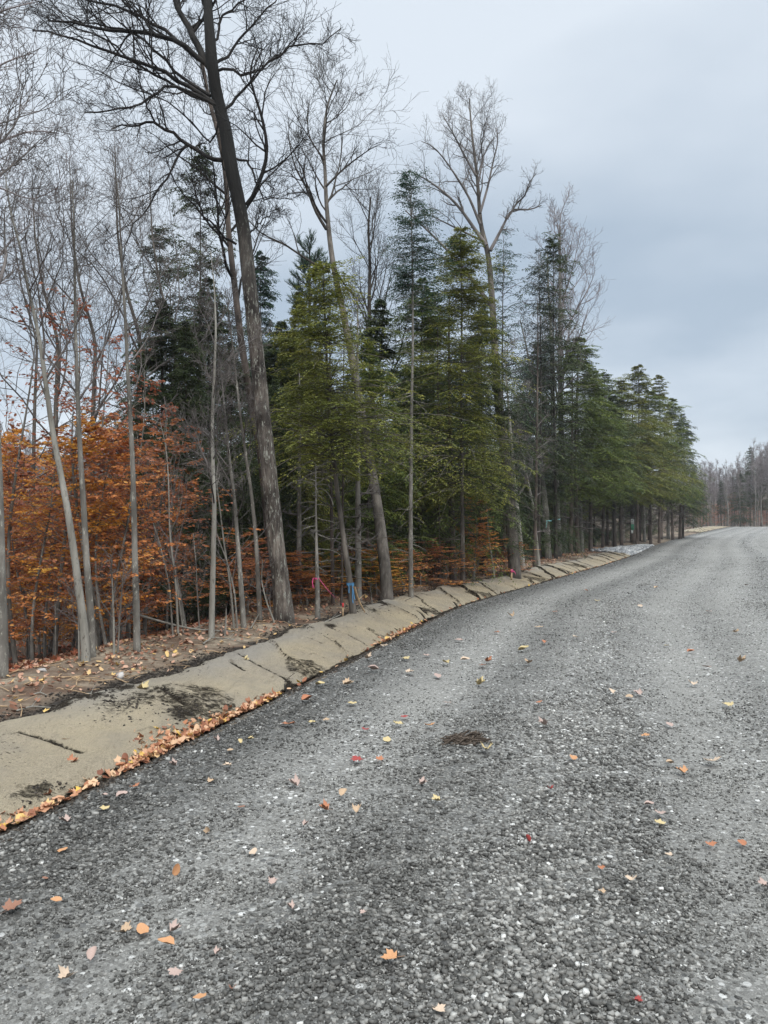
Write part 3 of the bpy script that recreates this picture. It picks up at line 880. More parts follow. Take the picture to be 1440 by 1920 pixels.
# px, py, colour, width px, kind, distinguishing words
ROADLEAVES = [
    (22, 1717, 'brown', 46, 'maple', 'large curled dark brown leaf on gravel at the lower left edge'),
    (105, 1702, 'orange', 24, 'oval', 'small rounded orange leaf right of the large dark brown leaf'),
    (232, 1763, 'tan', 36, 'maple', 'tan leaf touching an orange one, left leaf of the pair at lower left'),
    (267, 1757, 'orange', 38, 'oval', 'broad light orange leaf, right leaf of the touching pair at lower left'),
    (325, 1762, 'pink', 30, 'maple', 'pinkish brown leaf just above a pale orange leaf at lower left'),
    (311, 1784, 'orange', 36, 'oval', 'pale orange leaf just below the pinkish brown one at lower left'),
    (174, 1809, 'pink', 32, 'oval', 'folded pinkish tan leaf below the touching tan and orange pair'),
    (125, 1853, 'pale tan', 38, 'maple', 'curled tan and pink leaf with raised points near the bottom left corner'),
    (330, 1842, 'pink', 36, 'maple', 'flat pale pink leaf above the bright orange leaf near the bottom edge'),
    (374, 1884, 'orange', 30, 'oval', 'bright orange folded leaf near the bottom edge'),
    (407, 1800, 'pink', 20, 'maple', 'small pinkish leaf scrap right of the pale pink leaf near the bottom'),
    (735, 1815, 'orange', 44, 'maple', 'large star shaped orange tan maple leaf near the bottom centre'),
    (822, 1908, 'pale tan', 32, 'maple', 'pale tan leaf cut by the bottom edge right of the large maple leaf'),
    (545, 1713, 'pink', 20, 'maple', 'small faded pink leaf left of centre in the lower gravel'),
    (511, 1667, 'pink', 24, 'maple', 'faded pink leaf above and left of a smaller faded pink one, lower gravel'),
    (475, 1607, 'pale tan', 26, 'oval', 'pinkish tan folded leaf on dark gravel above the faded pink leaf'),
    (330, 1644, 'orange', 24, 'oval', 'upright small orange leaf midway between road edge and image centre'),
    (390, 1567, 'tan', 16, 'maple', 'tiny tan orange leaf above the upright small orange leaf'),
    (117, 1603, 'orange', 22, 'oval', 'flat orange leaf on dark gravel below the blanket corner'),
    (85, 1657, 'brown', 14, 'oval', 'tiny brown leaf above the small rounded orange leaf'),
    (610, 1529, 'russet', 26, 'maple', 'curled russet leaf left of a tan one, centre of the gravel'),
    (670, 1530, 'tan', 24, 'maple', 'tan pink leaf right of the curled russet leaf'),
    (572, 1556, 'pink', 16, 'maple', 'tiny pink leaf below left of the curled russet leaf'),
    (682, 1724, 'pink', 18, 'maple', 'little pink leaf scrap above the large star shaped maple leaf'),
    (195, 1525, 'yellow', 24, 'maple', 'yellow leaf on dark gravel close to the lower ditch edge'),
    (122, 1550, 'pink', 28, 'maple', 'pink brown crumpled leaf just off the blanket edge at left'),
    (453, 1523, 'brown', 18, 'oval', 'flat small brown leaf above the pinkish tan folded leaf'),
    (435, 1874, 'brown', 20, 'maple', 'small brown leaf scrap right of the bright orange folded leaf'),
    (820, 1512, 'yellow', 26, 'maple', 'golden yellow leaf on pale stones right of centre'),
    (990, 1582, 'red', 16, 'oval', 'dark red leaf standing upright among pale stones'),
    (1127, 1638, 'russet', 18, 'maple', 'small orange brown leaf in the middle of the right half'),
    (1185, 1662, 'pale tan', 28, 'maple', 'pale pinkish leaf right below the small orange brown leaf'),
    (1130, 1686, 'tan', 18, 'maple', 'little tan leaf below the small orange brown leaf'),
    (1255, 1615, 'pale tan', 20, 'maple', 'small pale tan leaf left of the two orange brown leaves at right'),
    (1332, 1594, 'russet', 26, 'maple', 'left one of two orange brown leaves near the right edge'),
    (1392, 1594, 'russet', 26, 'oval', 'right one of two orange brown leaves near the right edge'),
    (1237, 1535, 'pink', 26, 'maple', 'pink leaf just above a yellow tan one on the right'),
    (1238, 1553, 'yellow', 28, 'maple', 'yellow tan leaf just below the pink one on the right'),
    (1217, 1518, 'pink', 20, 'oval', 'upper faded pink leaf above the pink and yellow pair on the right'),
    (1432, 1672, 'pink', 26, 'maple', 'pink leaf cut by the right edge of the picture'),
    (1194, 1895, 'red', 24, 'maple', 'dark red brown leaf near the bottom right edge'),
    (757, 1350, 'red', 18, 'maple', 'dark red leaf just above a yellow tan leaf, left of the bark clump'),
    (747, 1365, 'yellow', 26, 'maple', 'yellow tan leaf just below the dark red one, left of the bark clump'),
    (805, 1368, 'orange', 26, 'maple', 'orange red leaf immediately left of the muddy bark clump'),
    (725, 1395, 'yellow', 26, 'oval', 'flat yellowish leaf below left of the red and yellow pair'),
    (912, 1415, 'yellow', 30, 'maple', 'pale yellow leaf right below the muddy bark clump'),
    (837, 1324, 'pink', 22, 'oval', 'flat pinkish leaf up the road from the muddy bark clump'),
    (1009, 1323, 'russet', 18, 'maple', 'russet leaf on the mid road right of the flat pinkish one'),
    (1019, 1367, 'pink', 24, 'maple', 'pink leaf at the top of the pale stone band'),
    (1075, 1431, 'orange', 26, 'oval', 'orange leaf lying in the pale stone band'),
    (1212, 1387, 'orange', 24, 'maple', 'warm tan pointed leaf on smooth grit in the right half'),
    (1255, 1366, 'pink', 22, 'oval', 'faded pink leaf right above the warm tan pointed leaf'),
    (1280, 1457, 'orange', 28, 'maple', 'orange leaf left below the wide pale leaf scraps on the right'),
    (1335, 1438, 'pale tan', 40, 'maple', 'wide shredded pale tan leaf near the right edge'),
    (1257, 1439, 'tan', 18, 'oval', 'little tan leaf left of the shredded pale leaf'),
    (792, 1481, 'pink', 22, 'maple', 'curled pink leaf above the golden yellow leaf'),
    (1032, 1489, 'red', 16, 'maple', 'small red leaf on pale stones right of centre'),
    (685, 1375, 'red', 20, 'maple', 'dark red leaf left of the red and yellow pair'),
    (671, 1434, 'red', 32, 'maple', 'larger deep red leaf left of a russet one, centre of the road'),
    (712, 1432, 'russet', 22, 'maple', 'russet leaf right of the larger deep red leaf'),
    (587, 1361, 'yellow', 22, 'maple', 'left one of two pale yellow leaves at mid distance'),
    (613, 1357, 'tan', 20, 'maple', 'right one of two pale tan yellow leaves at mid distance'),
    (428, 1443, 'pale tan', 24, 'maple', 'pinkish tan leaf with points on dark gravel near the ditch'),
    (326, 1444, 'pink', 20, 'maple', 'pink leaf on dark gravel nearest the orange leaf drift'),
    (394, 1475, 'tan', 18, 'maple', 'small warm tan leaf below the pinkish tan pointed leaf'),
    (553, 1481, 'pink', 28, 'maple', 'curled pale pink leaf left of centre on the gravel'),
    (643, 1498, 'tan', 26, 'oval', 'flat tan leaf right of the curled pale pink leaf'),
    (228, 1501, 'pink', 26, 'oval', 'pointed pink leaf on dark gravel below the blanket edge'),
    (196, 1501, 'pink', 14, 'oval', 'tiny pink leaf left of the pointed pink leaf'),
    (252, 1485, 'russet', 24, 'maple', 'brown red leaf above the pointed pink leaf'),
    (432, 1414, 'tan', 16, 'oval', 'tiny tan leaf close to the end of the orange drift'),
    (406, 1395, 'pink', 16, 'maple', 'tiny pink leaf beside the orange drift'),
    (469, 1393, 'yellow', 16, 'maple', 'right one of two tiny yellow leaves near the ditch'),
    (450, 1398, 'yellow', 14, 'oval', 'left one of two tiny yellow leaves near the ditch'),
    (982, 1224, 'yellow', 24, 'oval', 'pale yellow leaf far up the road, the brightest there'),
    (820, 1274, 'pink', 24, 'oval', 'wide pinkish leaf on the far gravel'),
    (905, 1253, 'brown', 22, 'oval', 'brown leaf on the far gravel right of the wide pinkish one'),
    (267, 1302, 'yellow', 30, 'maple', 'pale yellow leaf lying on the near blanket beside a mud patch'),
    (157, 1354, 'pale tan', 14, 'oval', 'small cream leaf lying on the bare near blanket'),
    (123, 1397, 'orange', 22, 'oval', 'rolled orange leaf on the blanket by the short torn slit'),
    (460, 1247, 'yellow', 20, 'maple', 'yellow leaf lying in the big torn slit of the blanket'),
    (448, 1277, 'pale tan', 18, 'oval', 'cream leaf on the blanket just below the big slit'),
    (510, 1278, 'yellow', 24, 'maple', 'pale yellow leaf at the lower end of the big torn slit'),
    (135, 1440, 'russet', 26, 'maple', 'brown maple leaf on the lower left blanket'),
    (20, 1505, 'orange', 26, 'maple', 'orange tan leaf on the blanket at the left edge'),
    (175, 1442, 'pale tan', 14, 'oval', 'tiny cream leaf right of the brown maple leaf on the blanket'),
    (42, 1545, 'pale tan', 26, 'oval', 'pale leaf at the ditch edge in the lower left corner'),
]
FAR = [(872, 1243), (800, 1234), (990, 1250), (915, 1246), (835, 1249), (767, 1266), (1325, 1256), (1390, 1246), (1295, 1227), (1367, 1330), (1147, 1305), (1197, 1308),
       (1180, 1313), (540, 1366), (660, 1325), (720, 1215), (700, 1262), (650, 1290), (575, 1320), (760, 1240), (1080, 1200), (1150, 1190), (1010, 1180), (930, 1190),
       (1250, 1215), (1300, 1290), (860, 1205), (960, 1160), (1040, 1150), (1120, 1130), (1200, 1140), (1330, 1150), (1230, 1105), (1100, 1110), (600, 1290), (690, 1240),
       (1400, 1100), (1380, 1190), (1020, 1210), (900, 1290)]
cols_far = ['pale tan', 'pink', 'tan', 'russet', 'yellow']
for i, (px, py) in enumerate(FAR):
    w = 20 * (py - 978) / 290 * random.uniform(0.8, 1.2) + 3
    ROADLEAVES.append((px, py, cols_far[i % 5], w, 'maple' if i % 2 else 'oval', None))
FARLAB = {'pale tan': 'tiny pale tan leaf among the scattered leaves far up the gravel road', 'pink': 'tiny faded pink leaf among the scattered leaves far up the gravel road',
          'tan': 'tiny warm tan leaf among the scattered leaves far up the gravel road', 'russet': 'tiny russet leaf among the scattered leaves far up the gravel road',
          'yellow': 'tiny yellow leaf among the scattered leaves far up the gravel road'}
for i, (px, py, cl, w, kd, lab) in enumerate(ROADLEAVES):
    x, y, z = hit(px, py)
    var = random.choice([0, 1, 2, 3])
    if 'flat' in (lab or '') : var = 0
    if 'curl' in (lab or '') or 'upright' in (lab or ''): var = 3
    if kd == 'maple' and w > 38: var = 1
    key = (kd, var, cl)
    if key not in LMESH:
        V0, F3, F4 = LM[(kd, var)]
        me_o = build('fallen_leaf', V0, [F3, F4], MT['leaf_' + cl])
        LMESH[key] = me_o
        o = me_o
    else:
        o = LMESH[key].copy(); C.objects.link(o)
    s = w / F * y * 0.9
    o.scale = (s, s, s)
    tilt = 0.16 if 'upright' not in (lab or '') else 1.1
    o.rotation_euler = (random.uniform(-tilt, tilt), random.uniform(-tilt, tilt) if tilt < 1 else -1.1, random.uniform(0, 6.28))
    o.location = (x, y, z + 0.018 + 0.12 * s)
    tag(o, lab or FARLAB[cl], 'leaf', 'fallen leaves scattered on the gravel road')

# ------------------------------------------------------------------ tree builders
def bare_crown(gt, P, r, limbs=14, t0=0.35, t1=1.0, ll=0.35, ang=(28, 58), lv=(8, 7, 4), thick=1.0, wander=0.11, up=0.07, minr=0.0028, upb=0.6, g=R, lens=None):
    """grow limbs, branches, twigs from a trunk path P (1,K,3)"""
    h = np.linalg.norm(P[0, -1] - P[0, 0])
    st, d, t, par, rr = kids(P, r, limbs, t0, t1, ang[0], ang[1], g, upb=upb)
    ln = h * ll * (1.15 - 0.75 * (t - t0) / max(1e-6, (t1 - t0))) * g.uniform(0.6, 1.2, len(t))
    B1 = grow(st, d, ln, 9, wander, up, g)
    r1 = np.clip(rr * g.uniform(0.35, 0.6, len(rr)), minr * 2.2, None)[:, None] * np.linspace(1, 0.22, 9)[None] * thick
    r1 = np.maximum(r1, minr)
    tubes(gt, B1, r1, 5)
    spread(gt, B1, r1, ln, lv, wander, up, minr, g)


def spread(gt, B1, r1, ln, lv, wander, up, minr, g=R, first=0.18):
    st, d, t, par, rr = kids(B1, r1, lv[0], first, 1.0, 25, 60, g, upb=0.3)
    l2 = ln[par] * (0.62 - 0.32 * t) * g.uniform(0.5, 1.2, len(t))
    B2 = grow(st, d, l2, 6, wander * 1.15, up * 0.8, g)
    r2 = np.maximum(rr[:, None] * 0.6 * np.linspace(1, 0.25, 6)[None], minr)
    tubes(gt, B2, r2, 4)
    if len(lv) > 1:
        st, d, t, par, rr = kids(B2, r2, lv[1], 0.15, 1.0, 25, 60, g, upb=0.2)
        l3 = l2[par] * 0.55 * g.uniform(0.5, 1.2, len(t))
        B3 = grow(st, d, l3, 4, wander * 1.3, up * 0.6, g)
        r3 = np.maximum(rr[:, None] * 0.6 * np.linspace(1, 0.4, 4)[None], minr * 0.9)
        tubes(gt, B3, r3, 3)
        if len(lv) > 2:
            st, d, t, par, rr = kids(B3, r3, lv[2], 0.2, 1.0, 25, 60, g, upb=0.1)
            l4 = l3[par] * 0.6 * g.uniform(0.4, 1.2, len(t))
            B4 = grow(st, d, l4, 3, wander * 1.3, up * 0.4, g)
            tubes(gt, B4, np.full((len(B4), 3), minr * 0.75), 3)


def trunk_r(K, r0, r1, flare=0.35, p=1.0, length=10.0):
    t = np.linspace(0, 1, K)
    return r0 + (r1 - r0) * t ** p + r0 * flare * np.exp(-t * length / 0.25)


def px_path(base, pts, d, K, yw=0.25, lean=0.0):
    """trunk path from photo pixels, at depth d; base on the terrain. returns local path and root location"""
    bx = (base[0] - 720) / F * d
    bz = float(H(bx, d))
    root = np.array([bx, d, bz])
    W = [root + np.array([0, 0, -0.25])]
    W.append(root)
    for i, (px, py) in enumerate(pts):
        f = (i + 1) / len(pts)
        dd = d + lean * f + yw * math.sin(i * 1.7 + base[0])* f
        W.append(at(px, py, dd))
    return resample(np.array(W) - root, K)[None], root


def tree_thing(name, root, label, group=None, cat='tree'):
    e = empty(name, root)
    return tag(e, label, cat, group)


# a) the big leaning hardwood ------------------------------------------------
def big_tree():
    gr = np.random.default_rng(5)
    d = hit(533, 1166)[1]
    P, root = px_path((533, 1168), [(531, 1120), (521, 1050), (513, 970), (506, 900), (497, 820), (490, 750), (482, 670), (475, 600), (466, 520), (460, 450), (447, 375), (432, 310), (425, 250), (408, 190), (398, 130), (393, 60), (387, -30), (375, -160), (368, -330)], d, 260, yw=0.1)
    t = np.linspace(0, 1, 260)
    px_w = np.interp(t, [0, 0.06, 0.2, 0.45, 0.6, 0.72, 0.8, 1.0], [40, 32, 29, 26, 24, 21, 15, 5])
    r = px_w / F * d / 2 * 1.0
    r = r + 0.05 * np.exp(-t * 14 / 0.3)
    e = tree_thing('hardwood_tree', root, 'tallest leaning hardwood with thick lichen flecked trunk and dark upper limbs, left of the road')
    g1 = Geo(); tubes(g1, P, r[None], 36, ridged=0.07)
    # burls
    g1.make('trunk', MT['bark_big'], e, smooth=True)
    g2 = Geo()
    rad = lambda w: w / F * d / 2
    limbs = [
        # start->end pixel paths, width start px, depth drift
        ([(392, 125), (378, 100), (362, 70), (345, 35), (330, 0), (310, -60), (285, -130)], 15, 0.3),
        ([(385, 118), (365, 103), (340, 82), (318, 72), (285, 62), (240, 60), (190, 52), (140, 42), (90, 40)], 11, -0.3),
        ([(368, 108), (340, 88), (300, 50), (240, 18), (180, 5), (120, -15), (60, -40)], 8, 0.5),
        ([(395, 180), (350, 155), (300, 105), (262, 65), (210, 50), (150, 42), (110, 20)], 7, 0.8),
        ([(404, 195), (360, 165), (320, 135), (260, 118), (205, 98), (150, 75), (92, 55), (60, 58)], 9, -0.6),
        ([(390, 190), (340, 170), (300, 140), (250, 125), (210, 75), (150, 60), (75, 5)], 6, 0.6),
        ([(410, 200), (385, 180), (320, 158), (285, 180), (250, 200), (200, 207), (158, 211)], 7, -0.8),
        ([(418, 300), (385, 293), (350, 272), (325, 250), (290, 228), (250, 238), (208, 242)], 9, -0.4),
        ([(350, 272), (330, 290), (322, 320), (300, 345), (285, 380), (255, 410), (240, 450), (225, 500)], 5, -0.7),
        ([(290, 228), (272, 190), (262, 160), (255, 130)], 4, -0.5),
        ([(421, 205), (440, 185), (470, 150), (500, 120), (545, 85), (562, 60)], 6, 0.3),
        ([(400, 122), (420, 110), (460, 60), (500, 20), (520, 0), (540, -30)], 6, 0.6),
        ([(402, 135), (418, 125), (440, 130), (462, 150), (520, 105), (560, 80), (600, 88), (640, 50)], 6, -0.4),
        ([(400, 90), (408, 60), (420, 25), (460, 0), (500, -20)], 6, 0.2),
        ([(437, 295), (465, 300), (480, 330), (480, 350), (497, 375), (550, 372)], 5, -0.3),
        ([(462, 385), (480, 360), (497, 310), (502, 270), (498, 230), (480, 190), (468, 165), (470, 120), (480, 90)], 9, -0.5),
        ([(443, 458), (420, 440), (390, 415), (372, 390), (368, 355), (350, 320)], 5, -0.3),
        ([(466, 440), (490, 415), (520, 390)], 4, 0.5),
        ([(412, 210), (400, 260), (405, 290), (370, 240), (330, 200), (300, 180), (240, 165), (180, 130), (100, 100)], 4, 1.0),
        ([(392, 40), (380, 0), (350, -60)], 7, 0.3),
        ([(390, 10), (410, -30), (430, -90)], 7, 0.3),
    ]
    for pts, w, dep in limbs:
        K = 14
        W = [at(px, py, d + dep * (i / (len(pts) - 1))) - root for i, (px, py) in enumerate(pts)]
        Q = resample(np.array(W), K)[None]
        Q[:, 1:] += gr.normal(0, 0.015, Q[:, 1:].shape)
        rr = rad(w) * np.linspace(1, 0.28, K)[None]
        tubes(g2, Q, np.maximum(rr, 0.004), 7)
        ln = np.array([np.linalg.norm(np.diff(Q[0], axis=0), axis=1).sum()])
        spread(g2, Q, rr, ln * 0.75, (11, 7, 4), 0.17, 0.03, 0.0030, gr, first=0.2)
    g2.make('crown', MT['bark_black'], e, smooth=True)
    return e, d


BIG, DBIG = big_tree()


def bare_tree(name, label, base, pts, d, w0, w1, barkm, twigm=None, limbs=14, t0=0.35, ll=0.3, lv=(7, 6, 3), seed=1, group=None, extra=(), K=60, S=12, lean=0.0, ang=(25, 55), minr=0.003, upb=0.6, up=0.07, cat='tree', ridged=0.03, wander=0.11, p=1.0):
    gr = np.random.default_rng(seed)
    if d is None:
        d = hit(*base)[1]
    P, root = px_path(base, pts, d, K, yw=0.15, lean=lean)
    length = np.linalg.norm(P[0, -1] - P[0, 0])
    r = trunk_r(K, w0 / F * d / 2, w1 / F * d / 2, 0.2, p, length)
    e = tree_thing(name, root, label, group, cat)
    g1 = Geo(); tubes(g1, P, r[None], S, ridged=ridged); g1.make('trunk', barkm, e, smooth=True)
    g2 = Geo()
    for pts2, w, dep in extra:
        W = [at(px, py, d + lean * 0.5 + dep * (i / (len(pts2) - 1))) - root for i, (px, py) in enumerate(pts2)]
        Q = resample(np.array(W), 12)[None]
        rr = np.maximum(w / F * d / 2 * np.linspace(1, 0.25, 12)[None], minr)
        tubes(g2, Q, rr, 6)
        ln = np.array([np.linalg.norm(np.diff(Q[0], axis=0), axis=1).sum()])
        spread(g2, Q, rr, ln * 0.7, (9, 6, 4), 0.15, up, minr, gr, first=0.25)
    if limbs:
        bare_crown(g2, P, r[None], limbs, t0, 1.0, ll, ang, lv, wander=wander, up=up, minr=minr, g=gr, upb=upb)
    g2.make('crown', twigm or barkm, e, smooth=True)
    return e


# tall bare hardwoods
bare_tree('hardwood_tree', 'slim dark trunk rising directly behind the tallest leaning hardwood', (520, 1150), [(505, 1000), (490, 850), (470, 750), (452, 640), (438, 520), (428, 430), (424, 330), (410, 250), (392, 190), (380, 120)], 13.5, 19, 6, MT['bark_brown'], MT['bark_black'], limbs=12, t0=0.55, ll=0.2, seed=3)
bare_tree('hardwood_tree', 'curved bare hardwood with a dark upper trunk behind the yellow green hemlock', (727, 1130), [(722, 1060), (712, 980), (700, 900), (686, 820), (672, 740), (658, 660), (640, 570), (625, 500), (617, 440), (611, 370), (610, 320), (605, 270), (612, 200), (632, 150)], None, 24, 3, MT['bark_mid'], MT['bark_dark'], limbs=16, t0=0.66, ll=0.2, seed=4, lean=3.0,
          extra=[([(612, 430), (590, 395), (575, 350), (555, 320), (545, 285), (540, 250)], 7, 0.4), ([(618, 510), (580, 490), (530, 455), (490, 440), (455, 400)], 6, 0.6), ([(611, 350), (640, 320), (665, 300), (700, 275), (715, 270)], 5, 0.3), ([(608, 300), (580, 260), (575, 215), (582, 180)], 4, 0.2), ([(625, 500), (650, 540), (680, 570), (690, 600)], 5, 0.6)])
bare_tree('hardwood_tree', 'tall forked bare hardwood with a wide open crown right of the olive hemlock', (966, 1086), [(960, 1000), (953, 900), (943, 820), (934, 750), (929, 680), (925, 600), (920, 520), (914, 465), (902, 430), (898, 380), (895, 330), (888, 280), (883, 230), (880, 185)], None, 24, 2.5, MT['bark_mid'], MT['twig_grey'], limbs=12, t0=0.74, ll=0.14, seed=6, lean=2.5,
          extra=[([(912, 460), (890, 430), (870, 400), (850, 375), (820, 350), (790, 330), (765, 320)], 8, 0.5), ([(900, 420), (880, 370), (855, 330), (835, 300), (810, 270), (790, 265)], 6, -0.4), ([(919, 470), (935, 440), (950, 410), (958, 390), (990, 395), (1015, 385)], 8, 0.3),
                 ([(951, 410), (970, 378), (985, 370), (990, 345), (1005, 325)], 5, -0.2), ([(900, 400), (915, 350), (925, 300), (935, 265), (930, 240)], 6, 0.4), ([(893, 330), (870, 290), (850, 250), (835, 225), (830, 215)], 5, 0.3),
                 ([(896, 350), (905, 300), (900, 250), (915, 220)], 4, -0.4), ([(925, 580), (890, 530), (850, 480), (800, 430), (760, 395)], 9, 1.0), ([(912, 455), (860, 430), (810, 405), (790, 400)], 5, 0.8)])
bare_tree('hardwood_tree', 'bare many forked hardwood standing behind the forest between two hemlocks', (712, 1060), [(705, 900), (698, 760), (694, 640), (692, 560), (694, 490), (690, 430), (695, 370)], 20, 18, 3, MT['bark_dark'], MT['bark_dark'], limbs=20, t0=0.45, ll=0.24, seed=8, ang=(18, 42), up=0.1)
bare_tree('hardwood_tree', 'fan shaped pale bare tree behind the dark sparse hemlock', (1056, 1020), [(1053, 850), (1050, 700), (1050, 600), (1050, 520), (1050, 460), (1050, 425)], 36, 16, 3, MT['bark_grey'], MT['twig_mauve'], limbs=26, t0=0.42, ll=0.26, seed=9, ang=(15, 38), up=0.12, minr=0.006)
bare_tree('hardwood_tree', 'mottled straight trunk with cyan ribbon left of the level forest stretch', (1046, 1043), [(1043, 960), (1041, 880), (1038, 800), (1035, 700), (1033, 620), (1028, 540), (1026, 470)], None, 16, 2, MT['bark_grey'], MT['twig_grey'], limbs=10, t0=0.45, ll=0.16, seed=10)
bare_tree('hardwood_tree', 'slanting mottled trunk just left of the straight trunk with cyan ribbon', (1028, 1042), [(1024, 960), (1015, 880), (1008, 800), (1000, 720), (985, 640), (975, 600)], 30, 13, 2, MT['bark_grey'], MT['twig_grey'], limbs=12, t0=0.5, ll=0.2, seed=12)
bare_tree('hardwood_tree', 'thin pale stem leaning beside the tall forked hardwood', (980, 1066), [(972, 980), (962, 880), (956, 790), (950, 720), (946, 650)], None, 11, 1.5, MT['bark_pale'], MT['twig_grey'], limbs=16, t0=0.3, ll=0.18, seed=13)
bare_tree('hardwood_tree', 'thin pale stick stem leaning right toward the mottled trunk', (1010, 1055), [(1000, 950), (985, 880), (975, 820), (965, 780)], 25, 7, 1.5, MT['bark_pale'], MT['twig_grey'], limbs=8, t0=0.4, ll=0.25, seed=14)
# left side pale stems
bare_tree('hardwood_tree', 'smooth grey trunk cut by the left edge of the picture', (2, 1272), [(2, 1200), (-2, 1100), (-4, 1000), (-6, 900), (-12, 760), (-20, 600), (-35, 420), (-60, 250), (-70, 60)], None, 28, 8, MT['bark_grey'], MT['twig_grey'], limbs=14, t0=0.5, ll=0.30, seed=15)
bare_tree('hardwood_tree', 'pale grey stem leaning left, front one of the close pair at left', (163, 1240), [(158, 1180), (150, 1120), (138, 1030), (126, 950), (112, 880), (97, 800), (86, 720), (75, 640), (62, 580), (50, 530), (40, 470), (20, 400), (10, 330)], None, 17, 2, MT['bark_pale'], MT['twig_grey'], limbs=10, t0=0.5, ll=0.26, lv=(6, 5, 3), minr=0.0018, seed=16)
bare_tree('hardwood_tree', 'upright grey stem right behind the pale leaning one', (174, 1232), [(170, 1150), (162, 1050), (157, 950), (151, 860), (147, 780), (144, 700), (141, 600), (140, 500), (139, 420), (135, 340)], None, 15, 2, MT['bark_grey'], MT['twig_grey'], limbs=10, t0=0.5, ll=0.26, lv=(6, 5, 3), minr=0.0018, seed=17)
bare_tree('hardwood_tree', 'straight smooth grey stem standing alone between the pair and the leaning oak', (258, 1222), [(256, 1150), (253, 1050), (251, 950), (248, 850), (243, 760), (238, 670), (234, 580), (229, 500), (226, 440), (222, 360), (210, 290)], None, 14, 1.5, MT['bark_grey'], MT['twig_grey'], limbs=10, t0=0.5, ll=0.26, lv=(6, 5, 3), minr=0.0018, seed=18)
bare_tree('hardwood_tree', 'slender light grey stem left of the tallest leaning hardwood', (397, 1195), [(398, 1120), (400, 1040), (402, 950), (399, 870), (398, 790), (402, 700), (405, 620), (402, 540), (395, 470)], None, 12, 1.5, MT['bark_pale'], MT['twig_grey'], limbs=16, t0=0.35, ll=0.18, seed=19, minr=0.0022)
bare_tree('hardwood_tree', 'brownish grey stem curving left just beside the tallest leaning hardwood', (458, 1180), [(452, 1100), (446, 1020), (440, 940), (430, 860), (422, 780), (415, 700), (405, 640)], None, 11, 1.5, MT['bark_grey'], MT['twig_grey'], limbs=12, t0=0.4, ll=0.18, seed=20, minr=0.0022)
bare_tree('hardwood_tree', 'mottled thin stem touching the foot of the tallest leaning hardwood', (488, 1172), [(484, 1090), (480, 1010), (472, 930), (462, 860), (452, 790), (443, 710), (434, 630), (425, 560)], 11.2, 10, 1.5, MT['bark_grey'], MT['twig_grey'], limbs=12, t0=0.45, ll=0.15, seed=21, minr=0.0022)
# bare tree masses behind the left stems
bg_left = [(60, 330, 13, 1.0), (130, 290, 15, 0.9), (215, 255, 16, 0.8), (280, 320, 18, 0.8), (20, 400, 18, 0.8)]
for i, (px, ty, d, _) in enumerate(bg_left):
    x0 = px + 40
    bare_tree('hardwood_tree', ['bare dark tree with low forks behind the copper saplings at far left', 'bare tree with arching limbs above the russet leaves', 'tall fine twigged bare tree left of the dark sparse hemlock', 'bare tree mixed with the top of the left dark hemlock', 'slim bare tree at the left edge behind the leaning pale stem', 'small bare tree deep behind the two close stems', 'bare tree with twigs against the dark sparse hemlock', 'small faint bare tree deep behind the left stems'][i],
              (x0, 1100), [(x0 + 2, 900), (x0 + 5, 760), (px + 50, 640), (px + 20, 540), (px + 5, 440), (px, ty)], d, [16, 15, 16, 14, 12, 12, 14, 11][i], 1.2, MT['bark_mid'], MT['twig_grey'], limbs=11, t0=0.35, ll=0.34, lv=(7, 6, 3), seed=40 + i, ang=(25, 60), wander=0.15, minr=0.0025)
# tree outside the left edge whose fine twigs hang into the picture
bare_tree('hardwood_tree', 'bare tree beyond the left edge with fine twigs reaching into the upper left corner', (-160, 1200), [(-165, 1000), (-175, 800), (-180, 600), (-180, 400), (-170, 200), (-160, 0), (-150, -200)], 9, 34, 8, MT['bark_grey'], MT['twig_mauve'], limbs=10, t0=0.4, ll=0.25, seed=60,
          extra=[([(-170, 420), (-110, 360), (-50, 300), (10, 260), (60, 240), (110, 250)], 8, 0.3), ([(-170, 300), (-90, 200), (-30, 140), (20, 110), (60, 100)], 8, -0.3), ([(-180, 540), (-100, 500), (-30, 520), (20, 450), (60, 420)], 8, 0.4), ([(-160, 150), (-80, 60), (0, 20), (60, 5)], 8, 0.2), ([(-170, 350), (-80, 330), (0, 350), (60, 380), (110, 350)], 6, -.5)])


